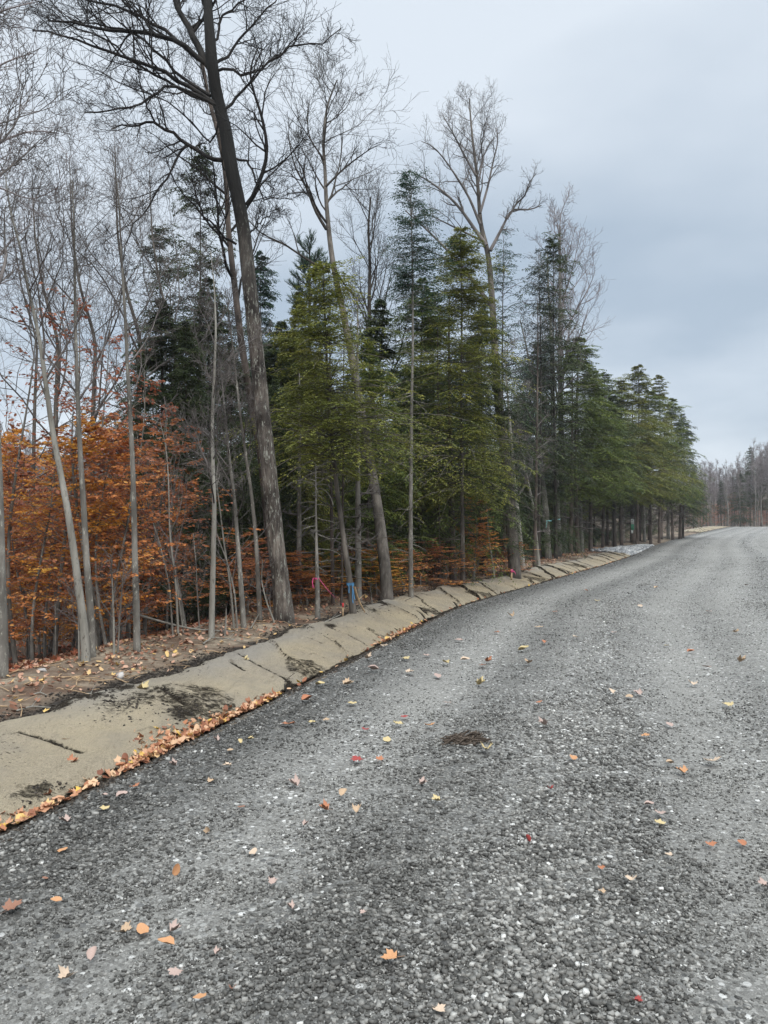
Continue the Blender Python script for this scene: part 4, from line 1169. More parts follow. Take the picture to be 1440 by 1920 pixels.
# b) conifers ----------------------------------------------------------------
def conifer_geo(h, cb, rad, nb, seed, P=None, sec=16, lf=9, droop=0.34, rise=12, leaf=0.085, lw=0.022, dead=26, shape=0.8, r0=None, fill=1.0, patchy=0.0, cone=1.0):
    gr = np.random.default_rng(seed)
    K = 40
    if P is None:
        z = np.linspace(-0.3, h, K)
        P = np.stack([0.05 * np.sin(z * 0.5 + seed), 0.05 * np.cos(z * 0.43 + seed), z], 1)[None]
    else:
        h = P[0, -1, 2]
    r0 = r0 or 0.0068 * h + 0.012
    r = trunk_r(P.shape[1], r0, 0.006, 0.25, 0.9, h)[None]
    gt = Geo(); tubes(gt, P, r, 9)
    zf = np.linspace(0, 1, P.shape[1])

    def on(t):
        return np.stack([np.interp(t, zf, P[0, :, i]) for i in range(3)], 1)
    # live branches
    s = gr.random(nb) ** 1.1                          # 0 crown base, 1 top
    wh = gr.random(max(8, nb // 9)) * 0.85
    s = np.where((gr.random(nb) < 0.55) & (s < 0.8), np.clip(wh[gr.integers(0, len(wh), nb)] + gr.normal(0, 0.008, nb), 0, 1), s)
    t = cb + (1 - cb) * s
    L_ = rad * ((1 - s) ** (shape * 0.85)) * (0.55 + 0.45 * np.minimum(1, s * 6 + 0.4)) * gr.uniform(0.75, 1.25, nb) + 0.02 * h / 10
    L_ = L_ * np.where(gr.random(nb) < 0.08, 1.25, 1)
    az = gr.uniform(0, 2 * math.pi, nb)
    el = np.radians(rise + 30 * s ** 2 + gr.normal(0, 11, nb))
    ph = gr.uniform(0, 6.28, 3)
    L_ = L_ * np.clip(1 + 0.26 * np.sin(az + ph[0] + 3 * s) + 0.18 * np.sin(2 * az + ph[1] + 9 * s) + 0.16 * np.sin(17 * s + ph[2]), 0.35, 1.7) * gr.uniform(0.6, 1.2, nb)
    st = on(t)
    d = np.stack([np.cos(az) * np.cos(el), np.sin(az) * np.cos(el), np.sin(el)], 1)
    B = grow(st, d, L_, 7, 0.05, 0.0, gr, droop=droop)
    rb = np.maximum((0.003 + 0.0042 * L_)[:, None] * np.linspace(1, 0.3, 7)[None], 0.003)
    tubes(gt, B, rb, 4)
    gl = Geo()
    tone = np.clip(0.45 + 0.22 * gr.normal(0, 1, nb), 0, 1)
    S_, D_, t_, par, rr = kids(B, rb, sec, 0.12, 1.0, 42, 68, gr, plane=True)
    l2 = (0.50 * L_[par] * (1.08 - 0.8 * t_) + 0.06) * gr.uniform(0.6, 1.15, len(par))
    if patchy:
        keepb = gr.random(nb) > patchy
        k_ = keepb[par] & (gr.random(len(par)) > patchy * 0.6)
        S_, D_, l2, par = S_[k_], D_[k_], l2[k_], par[k_]
    B2 = grow(S_, D_, l2, 4, 0.07, -0.02, gr, droop=droop * 0.9)
    # foliage: flat narrow slips both sides of each spray, plus slips along its tip
    n2 = len(B2)
    st3, d3, t3, p3, _ = kids(B2, np.full((n2, 4), 0.003), lf, 0.0, 1.0, 30, 58, gr, plane=True)
    if True:
        k_ = gr.random(len(st3)) < fill * np.clip(l2[p3] / 0.30, 0.10, 1)
        st3, d3, t3, p3 = st3[k_], d3[k_], t3[k_], p3[k_]
    n3 = len(st3)
    ll = leaf * (1.15 - 0.5 * t3) * gr.uniform(0.7, 1.3, n3)
    d3 = norm(d3 + np.array([0, 0, -0.12]))
    nrm = norm(np.array([0, 0, 1.]) + gr.normal(0, 0.38, (n3, 3)))
    w = norm(np.cross(d3, nrm)) * (lw * 0.5)
    a = st3; m1 = st3 + d3 * (ll * 0.45)[:, None]
    b_ = st3 + d3 * ll[:, None]
    V = np.stack([a, m1 + w, b_, m1 - w], 1).reshape(-1, 3)
    Fc = np.arange(n3 * 4).reshape(-1, 4)
    val = np.clip(tone[par[p3]] + gr.normal(0, 0.13, n3), 0, 1)
    gl.add(V, Fc, val)
    # dead branches below the crown
    if dead:
        td = gr.uniform(0.12, cb + 0.15, dead)
        az = gr.uniform(0, 6.283, dead); el = np.radians(gr.normal(-2, 14, dead))
        st = on(td); d = np.stack([np.cos(az) * np.cos(el), np.sin(az) * np.cos(el), np.sin(el)], 1)
        ld = min(rad, 1.5) * gr.uniform(0.15, 0.6, dead)
        Bd = grow(st, d, ld, 6, 0.08, 0.0, gr, droop=0.15)
        rd = np.maximum(0.009 * np.linspace(1, 0.3, 6)[None] * np.ones((dead, 1)), 0.003)
        tubes(gt, Bd, rd, 3)
        s4, d4, t4, p4, r4 = kids(Bd, rd, 6, 0.2, 1, 30, 60, gr, plane=True)
        B4 = grow(s4, d4, ld[p4] * 0.4 * gr.uniform(0.5, 1.2, len(s4)), 4, 0.12, 0, gr, droop=0.1)
        tubes(gt, B4, np.full((len(B4), 4), 0.0028), 3)
    return gt, gl


PROTO = {}


def proto(key, **kw):
    gt, gl = conifer_geo(**kw)
    t_ = gt.make('trunk', MT['bark_brown'], None, smooth=True)
    c_ = gl.make('crown', MT['hem_dark'], None)
    for o in (t_, c_):
        C.objects.unlink(o)
    PROTO[key] = (t_, c_, kw['h'], kw['rad'])


proto('full1', h=10, cb=0.10, rad=2.2, nb=330, seed=101, sec=17, lf=11, leaf=0.11, lw=0.032)
proto('full2', h=10, cb=0.14, rad=2.3, nb=320, seed=102, sec=17, lf=11, leaf=0.11, lw=0.032, rise=4)
proto('high1', h=10, cb=0.27, rad=1.9, nb=300, seed=103, sec=16, lf=11, leaf=0.10, lw=0.03, dead=44)
proto('high2', h=10, cb=0.32, rad=1.8, nb=280, seed=104, sec=16, lf=11, leaf=0.10, lw=0.03, dead=50, rise=14)
proto('sparse', h=10, cb=0.30, rad=1.7, nb=200, seed=105, sec=14, lf=9, leaf=0.09, lw=0.026, dead=50, patchy=0.25, fill=0.8, shape=0.55, rise=16)
proto('ragged', h=10, cb=0.30, rad=1.8, nb=230, seed=115, sec=15, lf=10, leaf=0.10, lw=0.032, dead=40, patchy=0.14, fill=0.95, shape=0.5, rise=14)
proto('thin', h=10, cb=0.34, rad=1.1, nb=150, seed=106, sec=12, lf=8, dead=30, shape=0.6, rise=18, droop=0.3)


def conifer(key, label, px, ty, d, hw, mat, group=None, name='hemlock', barkm=None, rot=None, basepx=None, cat='tree', x=None, height=None):
    t_, c_, h0, r0 = PROTO[key]
    bx = (px - 720) / F * d if x is None else x
    bz = float(H(bx, d))
    top = at(px, ty, d)[2] if height is None else bz + height
    h = top - bz
    e = empty(name, (bx, d, bz - 0.02))
    sz = h / h0
    sx = 1.4 * (hw / F * d) / r0 if hw else 1.35 * sz
    e.rotation_euler = (0, 0, random.uniform(0, 6.28) if rot is None else rot)
    for o, mm in ((t_, barkm or MT['bark_brown']), (c_, mat)):
        c = o.copy(); C.objects.link(c); c.parent = e
        c.scale = (sx, sx, sz)
        c.material_slots[0].link = 'OBJECT'
        c.material_slots[0].material = mm
    if basepx is not None:      # lean: top stays, base shifts
        pass
    return tag(e, label, cat, group)


def own_conifer(name, label, base, pts, d, mat, barkm, w0, **kw):
    if d is None: d = hit(*base)[1]
    P, root = px_path(base, pts, d, 50, yw=0.05)
    e = tree_thing(name, root, label)
    gt, gl = conifer_geo(h=1, P=P, r0=w0 / F * d / 2, **kw)
    gt.make('trunk', barkm, e, smooth=True); gl.make('crown', mat, e)
    return e, d


# the individually placed conifers of the front rows
own_conifer('hemlock', 'yellow green young hemlock on a pale leaning trunk wrapped with blue ribbon', (663, 1155), [(656, 1090), (650, 1050), (640, 980), (632, 920), (625, 850), (620, 800), (615, 740), (613, 690), (611, 620), (608, 560), (606, 495)], None, MT['hem_yellow'], MT['bark_mid'], 14, cb=0.42, rad=1.5, nb=300, seed=201, sec=13, lf=10, leaf=0.07, lw=0.02, dead=24, shape=0.75, rise=12, droop=0.2)
own_conifer('spruce', 'narrow spruce with a bristly green top over a long bare stem', (771, 1124), [(770, 1050), (770, 950), (771, 850), (772, 750), (774, 650), (774, 560), (773, 480), (771, 400), (770, 332)], None, MT['hem_blue'], MT['bark_grey'], 10, cb=0.70, rad=0.72, nb=190, seed=202, sec=11, lf=9, leaf=0.06, lw=0.018, dead=60, shape=0.35, rise=8, droop=0.15)
own_conifer('hemlock', 'olive hemlock with a broad crown left of the tall forked hardwood', (868, 1102), [(867, 1000), (866, 900), (865, 800), (865, 700), (866, 600), (865, 520), (863, 425)], None, MT['hem_olive'], MT['bark_mid'], 10, cb=0.28, rad=1.95, nb=340, seed=203, sec=16, lf=10, leaf=0.085, lw=0.024, dead=30, shape=0.75, rise=5, droop=0.22)
own_conifer('hemlock', 'dead topped thin stem with side twigs and a pink ribbon tie', (596, 1160), [(595, 1080), (593, 1010), (592, 940), (592, 870)], None, MT['hem_grey'], MT['bark_grey'], 11, cb=0.85, rad=0.7, nb=12, seed=204, sec=6, lf=5, leaf=0.05, lw=0.012, dead=26, shape=0.5)

CON = [
    ('ragged', 'tall dark sparse hemlock crown behind the leaning hardwood', 372, 282, 22, 80, 'hem_dark'),
    ('ragged', 'dark loose hemlock left of the tall sparse one', 300, 430, 21, 80, 'hem_dark'),
    ('full2', 'dark hemlock rising at the right border of the copper thicket', 262, 640, 14.5, 60, 'hem_dark'),
    ('full1', 'broad shaded hemlock between the slender grey stem and the lone straight stem', 345, 600, 14.0, 75, 'hem_dark'),
    ('full1', 'dark hemlock just left of the leaning hardwood foot', 430, 640, 13.6, 70, 'hem_dark'),
    ('full2', 'dim hemlock close behind the right side of the leaning hardwood', 515, 700, 14.2, 60, 'hem_dark'),
    ('full1', 'green hemlock between the yellow green one and the spruce stem', 690, 640, 16, 80, 'hem_green'),
    ('full1', 'dense dark hemlock between the straight grey stem and the leaning hardwood', 300, 560, 17, 120, 'hem_dark'),
    ('full2', 'dense dark hemlock directly behind the slender light grey stem', 390, 520, 19, 110, 'hem_dark'),
    ('high1', 'bluish dark hemlock just right of the leaning hardwood', 490, 470, 22, 70, 'hem_blue'),
    ('full1', 'dark green hemlock filling below the yellow green hemlock', 530, 600, 16.5, 95, 'hem_dark'),
    ('full2', 'olive tinged hemlock behind the left half of the yellow green one', 560, 545, 15.0, 85, 'hem_olive'),
    ('full1', 'dark hemlock between the curved hardwood and the spruce', 715, 560, 18.5, 90, 'hem_dark'),
    ('full2', 'green hemlock behind the bare stem of the narrow spruce', 790, 520, 19.5, 100, 'hem_green'),
    ('high2', 'dark pointed hemlock immediately left of the olive hemlock top', 815, 545, 23, 70, 'hem_blue'),
    ('full2', 'dark hemlock behind the tall forked hardwood trunk', 905, 560, 21, 90, 'hem_dark'),
    ('sparse', 'dark narrow hemlock top right of the forked hardwood', 945, 432, 25, 52, 'hem_blue'),
    ('sparse', 'grey green sparse hemlock left of the mottled straight trunk', 1012, 470, 28, 55, 'hem_grey'),
    ('ragged', 'dark sparse hemlock with ragged top where the treeline steps down', 1040, 445, 30, 60, 'hem_dark'),
    ('high1', 'green hemlock filling right of the dark sparse ragged one', 1082, 630, 35, 84, 'hem_green'),
    ('full1', 'dark hemlock behind the mottled straight trunk', 1010, 640, 31, 70, 'hem_dark'),
    ('high2', 'broad green hemlock overhanging the far end of the blanket', 1110, 690, 38, 72, 'hem_green'),
    ('high1', 'dull green hemlock top in the dip of the treeline', 1137, 697, 46, 56, 'hem_green'),
    ('high2', 'golden olive hemlock, first of the far clump', 1165, 712, 45, 60, 'hem_olive'),
    ('high1', 'tallest golden olive hemlock of the far clump', 1197, 683, 50, 58, 'hem_olive'),
    ('high2', 'brownish thin topped hemlock of the far clump', 1237, 702, 56, 46, 'hem_olive'),
    ('high1', 'shaded green hemlock low in the far clump', 1218, 730, 52, 52, 'hem_green'),
    ('high1', 'green hemlock near the end of the far clump', 1260, 745, 62, 48, 'hem_green'),
    ('full2', 'last hemlock of the row with boughs over the road bend', 1282, 775, 66, 44, 'hem_dark'),
    ('high2', 'dark hemlock between the blanket end and the far clump', 1150, 740, 42, 60, 'hem_dark'),
]
for (k_, lab, px, ty, d, hw, mm) in CON:
    conifer(k_, lab, px, ty, d, hw, MT[mm], barkm=MT['bark_dark'] if mm in ('hem_grey', 'hem_dark') else MT['bark_brown'])

# white pine: bare trunk with upswept plumes of long needles
def pine(label, px, ty, d, hw, seed):
    gr = np.random.default_rng(seed)
    bx = (px - 720) / F * d; bz = float(H(bx, d)); h = at(px, ty, d)[2] - bz; rad = hw / F * d
    z = np.linspace(-0.3, h, 20); P = np.stack([z * 0, z * 0, z], 1)[None]
    gt = Geo(); tubes(gt, P, trunk_r(20, 0.16, 0.02, 0.2, 1, h)[None], 8)
    nb = 70; t = gr.uniform(0.45, 0.99, nb)
    az = gr.uniform(0, 6.28, nb); el = np.radians(gr.uniform(10, 45, nb))
    st = np.stack([np.zeros(nb), np.zeros(nb), t * h], 1); d_ = np.stack([np.cos(az) * np.cos(el), np.sin(az) * np.cos(el), np.sin(el)], 1)
    ln = rad * (1.2 - t) * 1.9 * gr.uniform(0.6, 1.1, nb)
    B = grow(st, d_, ln, 6, 0.06, 0.05, gr); rb = 0.02 * np.linspace(1, .3, 6)[None] * np.ones((nb, 1)); tubes(gt, B, rb, 4)
    s2, d2_, t2, p2, r2 = kids(B, rb, 12, 0.3, 1, 20, 50, gr, upb=1)
    B2 = grow(s2, d2_, np.full(len(s2), 0.3), 3, 0.1, 0.1, gr); tubes(gt, B2, np.full((len(B2), 3), 0.005), 3)
    s3, d3, t3, p3, _ = kids(B2, np.full((len(B2), 3), .005), 26, 0.1, 1, 15, 55, gr, upb=.8)
    n3 = len(s3); ll = gr.uniform(0.10, 0.16, n3)[:, None]; w = norm(np.cross(d3, gr.normal(0, 1, (n3, 3)))) * 0.006
    V = np.stack([s3 - w, s3 + w, s3 + d3 * ll], 1).reshape(-1, 3)
    gl = Geo(); gl.add(V, np.arange(n3 * 3).reshape(-1, 3), gr.random(n3))
    e = tree_thing('white_pine', (bx, d, bz), label)
    gt.make('trunk', MT['bark_dark'], e, smooth=True); gl.make('crown', MT['hem_blue'], e)


pine('dark plumed white pine behind the yellow green hemlock top', 580, 462, 24, 75, 301)

# the woods behind, filling in
k = 0
rr_ = random.Random(5)
rows = [(5.5, 2.1, 'hem_dark'), (9, 2.4, 'hem_dark'), (13.5, 2.8, 'hem_dark'), (19, 3.2, 'hem_dark'), (27, 4.0, 'hem_dark'), (37, 5, 'hem_dark')]
HIDLAB = ['dark hemlock in the second row of the woods', 'dark hemlock in the third row of the woods', 'dark hemlock deep in the shade of the woods', 'hemlock closing the back of the woods', 'hemlock at the far back of the woods', 'farthest hemlock behind the woods']
for ri, (u0, stp, mm) in enumerate(rows):
    y = 9.5 + ri * 1.1
    while y < 82:
        u = u0 + rr_.uniform(-1.2, 1.2)
        yy = y + rr_.uniform(-0.6, 0.6)
        x = float(Xe(yy)) - u / 0.94
        pxx = 720 + x / yy * F
        lim = 330 if ri < 3 else 300
        if pxx > lim and pxx < 1330:
            # keep tops under the visible skyline
            sky_y = np.interp(pxx, [200, 330, 480, 560, 640, 700, 760, 860, 950, 1040, 1090, 1140, 1190, 1290, 1330], [760, 640, 600, 600, 640, 660, 640, 640, 600, 600, 690, 740, 740, 800, 850])
            ztop = 1.6 + (978 - sky_y) / F * yy
            hmax = ztop - float(H(x, yy))
            hh_ = min(rr_.uniform(7.5, 11), hmax * rr_.uniform(0.82, 1.0))
            conifer(rr_.choice(['full1', 'full2', 'high1'] if yy < 35 else ['high1', 'full1', 'full2']), HIDLAB[ri] + (' behind the left stems' if pxx < 520 else ' behind the curved hardwood' if pxx < 740 else ' behind the olive hemlock' if pxx < 930 else ' behind the mottled trunks' if pxx < 1080 else ' behind the far clump'), 0, 0, yy, None, MT[mm if rr_.random() < 0.55 else rr_.choice(['hem_green', 'hem_olive', 'hem_blue'])], group='hemlocks filling the woods behind the roadside trees', x=x, height=max(3.5, hh_), barkm=MT['bark_dark'])
            k += 1
        y += stp * (1 + y / 45)
print('infill', k)

# bare understory poles visible as trunks in the level stretch
pole_specs = [(1091, 1030, 9), (1108, 1028, 8), (1130, 1022, 7), (1168, 1012, 9), (1186, 1013, 11), (1198, 1010, 9), (1208, 1010, 7), (1217, 1008, 6), (1238, 1007, 9), (1253, 1004, 7), (1070, 1035, 9), (850, 1098, 15), (672, 1128, 14), (640, 1150, 5), (625, 1155, 8), (1150, 1018, 7), (1002, 1062, 8), (902, 1075, 9), (560, 1130, 12), (1275, 1000, 7), (824, 1100, 6)]
plab = ['straight dark pole trunk above the far blanket end', 'second dark pole trunk right of the far blanket end', 'thin pole trunk left of the riprap', 'brown grey pole trunk behind the riprap', 'pole trunk carrying the white marker tag', 'pole trunk immediately right of the tagged one', 'thin curving pole right of the tagged trunk', 'very thin pole in the far clump', 'thick pole trunk under the far clump', 'slim pole trunk under the end of the far clump', 'pole trunk right of the mottled straight trunk', 'reddish brown trunk left of the olive hemlock stem', 'shaded brown trunk behind the blue ribboned stem', 'whip thin sapling between the two ribboned stems', 'thin grey stem behind the pink ribbon line', 'thin pole left of the tagged trunk', 'slim dark pole between forked hardwood and mottled trunk', 'slim dark pole left of the forked hardwood', 'shaded trunk just right of the leaning hardwood foot', 'last pole trunk before the road bend', 'thin dark pole between the spruce and the olive hemlock']
for i, (px, py, w) in enumerate(pole_specs):
    d = hit(px, py + 6)[1] + [0.5, 1, 1.5][i % 3]
    d = min(d, 64)
    top = 560 if px > 600 else 700
    top = max(top, np.interp(px, [1000, 1090, 1190, 1290], [560, 720, 760, 850]))
    lean_ = (i * 37 % 11 - 5) * 1.2
    bare_tree('hardwood_tree', plab[i], (px, py), [(px + lean_ * 0.3, py - 60), (px + lean_ * 0.8, (py + top) / 2 + 60), (px + lean_, (py + top) / 2), (px + lean_ * 1.4, top + 60), (px + lean_ * 1.2, top)], d, w, max(1, w * 0.15), MT['bark_brown'] if i % 3 else MT['bark_grey'], MT['twig_grey'],
              limbs=26, t0=0.15, ll=0.10, lv=(4, 3), seed=400 + i, K=30, S=8, ang=(55, 95), up=0.0, upb=0.0, minr=0.0035, group='slim trunks along the edge of the woods')

# c) beech saplings ----------------------------------------------------------
def beech_geo(h, nb, sec, lf, seed, cb=0.12, rad=1.5, leaf=0.075, shape=0.5, stems=1, droop=0.05):
    gr = np.random.default_rng(seed)
    gt = Geo(); gl = Geo()
    z = np.linspace(-0.2, h, 14)
    P = np.stack([0.15 * np.sin(z * 0.9 + seed), 0.15 * np.cos(z * 0.7 + seed * 2), z], 1)[None]
    r = trunk_r(14, 0.012 * h * 0.45 + 0.006, 0.004, 0.2, 1, h)[None]
    tubes(gt, P, r, 6)
    S_, D_, t, par, rr = kids(P, r, nb, cb, 1.0, 55, 85, gr)
    D_[:, 2] = D_[:, 2] * 0.7 + gr.normal(0.18, 0.28, len(D_))
    ln = rad * (1.1 - t) ** shape * gr.uniform(0.45, 1.1, nb)
    B = grow(S_, D_, ln, 7, 0.10, 0.01, gr, droop=droop)
    rb = np.maximum(0.006 * np.linspace(1, 0.3, 7)[None] * np.ones((nb, 1)), 0.0025); tubes(gt, B, rb, 4)
    s2, d2_, t2, p2, _ = kids(B, rb, sec, 0.1, 1, 30, 60, gr, plane=True)
    l2 = ln[p2] * 0.45 * gr.uniform(0.4, 1.2, len(s2)) * (1.1 - 0.6 * t2)
    B2 = grow(s2, d2_, l2, 4, 0.12, 0, gr, droop=droop); tubes(gt, B2, np.full((len(B2), 4), 0.0022), 3)
    s3, d3, t3, p3, _ = kids(B2, np.full((len(B2), 4), .002), lf, 0.1, 1, 30, 65, gr, plane=True)
    n3 = len(s3); d3 = norm(d3 + np.stack([gr.normal(0, .2, n3), gr.normal(0, .2, n3), gr.uniform(-0.9, -0.05, n3)], 1))
    ll = leaf * gr.uniform(0.6, 1.25, n3)[:, None]
    nrm = norm(np.array([0, 0, 0.7]) + gr.normal(0, 0.7, (n3, 3))); w = norm(np.cross(d3, nrm)) * ll * 0.26
    up_ = np.cross(w, d3); up_ = norm(up_) * ll * 0.05
    a = s3; b1 = s3 + d3 * ll * 0.3; b2 = s3 + d3 * ll * 0.7; c_ = s3 + d3 * ll
    V = np.stack([a, b1 + w + up_, b2 + w * 0.8 + up_, c_, b2 - w * 0.8 + up_, b1 - w + up_], 1).reshape(-1, 3)
    i = np.arange(n3) * 6
    Fc = np.concatenate([np.stack([i, i + 1, i + 2, i + 3], 1), np.stack([i, i + 3, i + 4, i + 5], 1)])
    bt = gr.normal(0, 0.2, nb)[p2[p3]]
    val = np.clip(0.5 + bt + gr.normal(0, 0.2, n3), 0, 1)
    gl.add(V, Fc, np.concatenate([val, val]))
    t_ = gt.make('trunk', MT['bark_grey'], None, smooth=True); c2 = gl.make('crown', MT['beech'], None)
    for o in (t_, c2): C.objects.unlink(o)
    return t_, c2, h


BP = [beech_geo(5, 46, 9, 9, 501), beech_geo(5, 50, 9, 9, 502, rad=1.8), beech_geo(5, 40, 10, 8, 503, cb=0.05, rad=1.6), beech_geo(5, 34, 7, 6, 504, cb=0.3, rad=1.4), beech_geo(5, 26, 6, 5, 505, cb=0.25, rad=1.7, leaf=0.085), beech_geo(5, 26, 6, 4, 506, cb=0.3, rad=1.5, leaf=0.06)]


def beech(i, label, px, d, h, mat, group='copper leaved saplings under the trees', name='beech_sapling', sx=None, barkm=None, rot=None):
    x = (px - 720) / F * d
    e = empty(name, (x, d, float(H(x, d))))
    e.rotation_euler = (0, 0, random.uniform(0, 6.28) if rot is None else rot)
    s = h / 5
    for o, mm in zip(BP[i][:2], (barkm or MT['bark_grey'], mat)):
        c = o.copy(); C.objects.link(c); c.parent = e; c.scale = (sx or max(s, 0.7), sx or max(s, 0.7), s)
        c.material_slots[0].link = 'OBJECT'; c.material_slots[0].material = mm
    return tag(e, label, 'sapling', group)


rb_ = random.Random(9)
cnt = 0
for d, n in ((9.3, 5), (10.5, 7), (12, 8), (13.8, 8), (16, 8), (19, 8), (23, 6)):
    for j in range(n):
        px = -60 + (385 + 4 * (d - 9)) * (j + rb_.random()) / n
        if d < 11 and px > 250: px -= 60
        ty = np.interp(px, [-50, 100, 200, 330, 420], [860, 855, 820, 840, 960]) + rb_.uniform(-55, 150)
        x = (px - 720) / F * d
        ztop = 1.6 + (978 - ty) / F * d
        h = ztop - float(H(x, d))
        mm = rb_.choice(['beech', 'beech', 'beech', 'beech', 'beech_gold', 'beech_red'])
        zone = 'at the left picture edge' if px < 50 else 'beside the pale leaning stem' if px < 120 else 'behind the close pair of stems' if px < 180 else 'just left of the lone straight stem' if px < 245 else 'right of the lone straight stem'
        rank = 'nearest rank' if d < 10 else 'second rank' if d < 11.5 else 'third rank' if d < 13 else 'fourth rank' if d < 15 else 'fifth rank' if d < 17.5 else 'back rank'
        lab = {'beech': 'copper', 'beech_gold': 'golden', 'beech_red': 'russet'}[mm] + ' beech sapling, ' + rank + ' of the thicket, ' + zone
        beech(rb_.choice([0, 1, 2, 3]), lab, px, d, max(1.5, h), MT[mm])
        cnt += 1
# taller, thinner russet ones against the sky
for px, d, ty, i_, mm in [(40, 9.5, 560, 5, 'beech_red'), (125, 10, 530, 5, 'beech_red'), (200, 12, 620, 5, 'beech_red'), (245, 10.5, 690, 5, 'beech_red'), (290, 11, 740, 5, 'beech_red'), (160, 9.2, 740, 5, 'beech_red'), (335, 10.5, 820, 4, 'beech')]:
    x = (px - 720) / F * d
    h = 1.6 + (978 - ty) / F * d - float(H(x, d))
    beech(i_, 'tall sparse russet leaved sapling reaching above the thicket ' + ('at the left picture edge' if px < 60 else 'between the leaning stem and its pair' if px < 140 else 'low behind the close pair' if px < 180 else 'just left of the lone straight stem' if px < 230 else 'behind the lone straight stem' if px < 260 else 'right of the lone straight stem') if mm == 'beech_red' else 'sparse copper leaved sapling at the right edge of the thicket', px, d, h, MT[mm], sx=0.95)
# low copper understory along the edge
for px, d, ty in [(470, 12.5, 1020), (505, 13.5, 1040), (440, 13, 1000), (455, 11.6, 1050), (570, 14, 1060), (600, 15, 1050), (640, 15.5, 1030), (690, 16, 1020), (745, 16.5, 1010), (760, 15.5, 1040), (800, 17.5, 1010), (830, 17.5, 1030), (700, 15, 1060), (900, 20, 985), (930, 21, 1010), (890, 19.5, 930), (820, 19, 1020), (720, 17.5, 1005), (560, 13.2, 1085), (965, 22, 1020)]:
    x = (px - 720) / F * d
    h = 1.6 + (978 - ty) / F * d - float(H(x, d))
    beech(rb_.choice([0, 2, 3]), 'low copper leaved sapling in the shade ' + ('left of the tallest leaning hardwood' if px < 500 else 'right of the tallest leaning hardwood' if px < 610 else 'beside the blue ribboned stem' if px < 680 else 'behind the curved hardwood foot' if px < 735 else 'beside the bare spruce stem' if px < 790 else 'left of the olive hemlock stem' if px < 860 else 'between the olive hemlock and the forked hardwood' if px < 950 else 'right of the forked hardwood'), px, d, max(0.9, h), MT[rb_.choice(['beech', 'beech_gold', 'beech', 'beech_red'])], group='low copper saplings between the roadside trunks')

# d) bare saplings at the edge
SAP = [((335, 1190), [(330, 1100), (318, 1000), (316, 900), (312, 840), (300, 790)], 5, 'pale thin bare sapling right of the straight lone grey stem'),
       ((325, 1192), [(318, 1100), (300, 1020), (280, 960), (268, 900)], 4, 'pale whip leaning left beside the pale thin bare sapling'),
       ((345, 1190), [(335, 1120), (325, 1060), (312, 1020)], 3, 'shortest of the pale whips in the clump right of the lone grey stem'),
       ((375, 1186), [(370, 1120), (368, 1060), (362, 1000)], 3, 'thin whip just left of the slender light grey stem'),
       ((440, 1182), [(432, 1100), (420, 1020), (412, 950), (405, 900), (410, 860)], 5, 'pale curved whip right of the slender light grey stem'),
       ((446, 1183), [(440, 1110), (425, 1050), (405, 1000), (400, 940), (412, 890)], 4, 'second curved whip crossing its neighbour near the leaning hardwood'),
       ((215, 1228), [(213, 1150), (210, 1080), (208, 1040)], 6, 'short dead grey stub in front of the copper thicket'),
       ((222, 1226), [(225, 1150), (230, 1090), (232, 1060)], 4, 'thin grey whip beside the short dead stub'),
       ((150, 1238), [(148, 1180), (146, 1120), (147, 1050)], 5, 'thin grey stem tight against the close pair at left'),
       ((105, 1240), [(104, 1190), (104, 1150), (102, 1110)], 3, 'whip thin stem left of the close pair'),
       ((515, 1168), [(500, 1130), (490, 1090), (492, 1050)], 4, 'thin slanting dead stick at the leaning hardwood foot'),
       ((422, 1192), [(424, 1160), (424, 1140)], 6, 'short broken stub right of the slender light grey stem'),
       ((927, 1082), [(915, 1000), (912, 940), (905, 900), (898, 850)], 4, 'thin brown sapling left of the pink topped stake'),
       ((700, 1140), [(696, 1120), (694, 1100)], 3, 'tiny upright stub between the blue ribbon and the curved hardwood')]
for i, (b0, pts, w, lab) in enumerate(SAP):
    tall = len(pts) > 2
    bare_tree('bare_sapling', lab, b0, pts, None, w, 1.5, MT['bark_pale'] if i % 2 == 0 else MT['bark_grey'], MT['twig_grey'], limbs=12 if tall else 3, t0=0.3, ll=0.35, lv=(4, 3) if tall else (2, 1), seed=700 + i, K=24, S=7, minr=0.0016, ang=(25, 60), cat='sapling', ridged=0)

# e) far woods across the end of the road
gr = np.random.default_rng(77)
FB = []
for i in range(4):
    gt = Geo(); gc = Geo()
    z = np.linspace(-0.3, 14, 20); P = np.stack([0.2 * np.sin(z * 0.4 + i), 0.2 * np.cos(z * 0.3 + i), z], 1)[None]
    r = trunk_r(20, 0.16, 0.03, 0.2, 1, 14)[None]
    tubes(gt, P, r, 7)
    bare_crown(gc, P, r, 16, 0.4, 1.0, 0.26, (18, 40), (7, 5, 3), minr=0.009, g=np.random.default_rng(800 + i), up=0.1)
    t_ = gt.make('trunk', MT['bark_grey'], None, smooth=True); c_ = gc.make('crown', MT['twig_mauve'], None)
    for o in (t_, c_): C.objects.unlink(o)
    FB.append((t_, c_))


def far_bare(x, y, h, label, group):
    e = empty('bare_tree', (x, y, float(H(x, y)) - 0.1))
    e.rotation_euler = (0, 0, rb_.uniform(0, 6.28))
    s = h / 14
    for o in rb_.choice(FB):
        c = o.copy(); C.objects.link(c); c.parent = e; c.scale = (s * 0.9, s * 0.9, s)
    tag(e, label, 'tree', group)


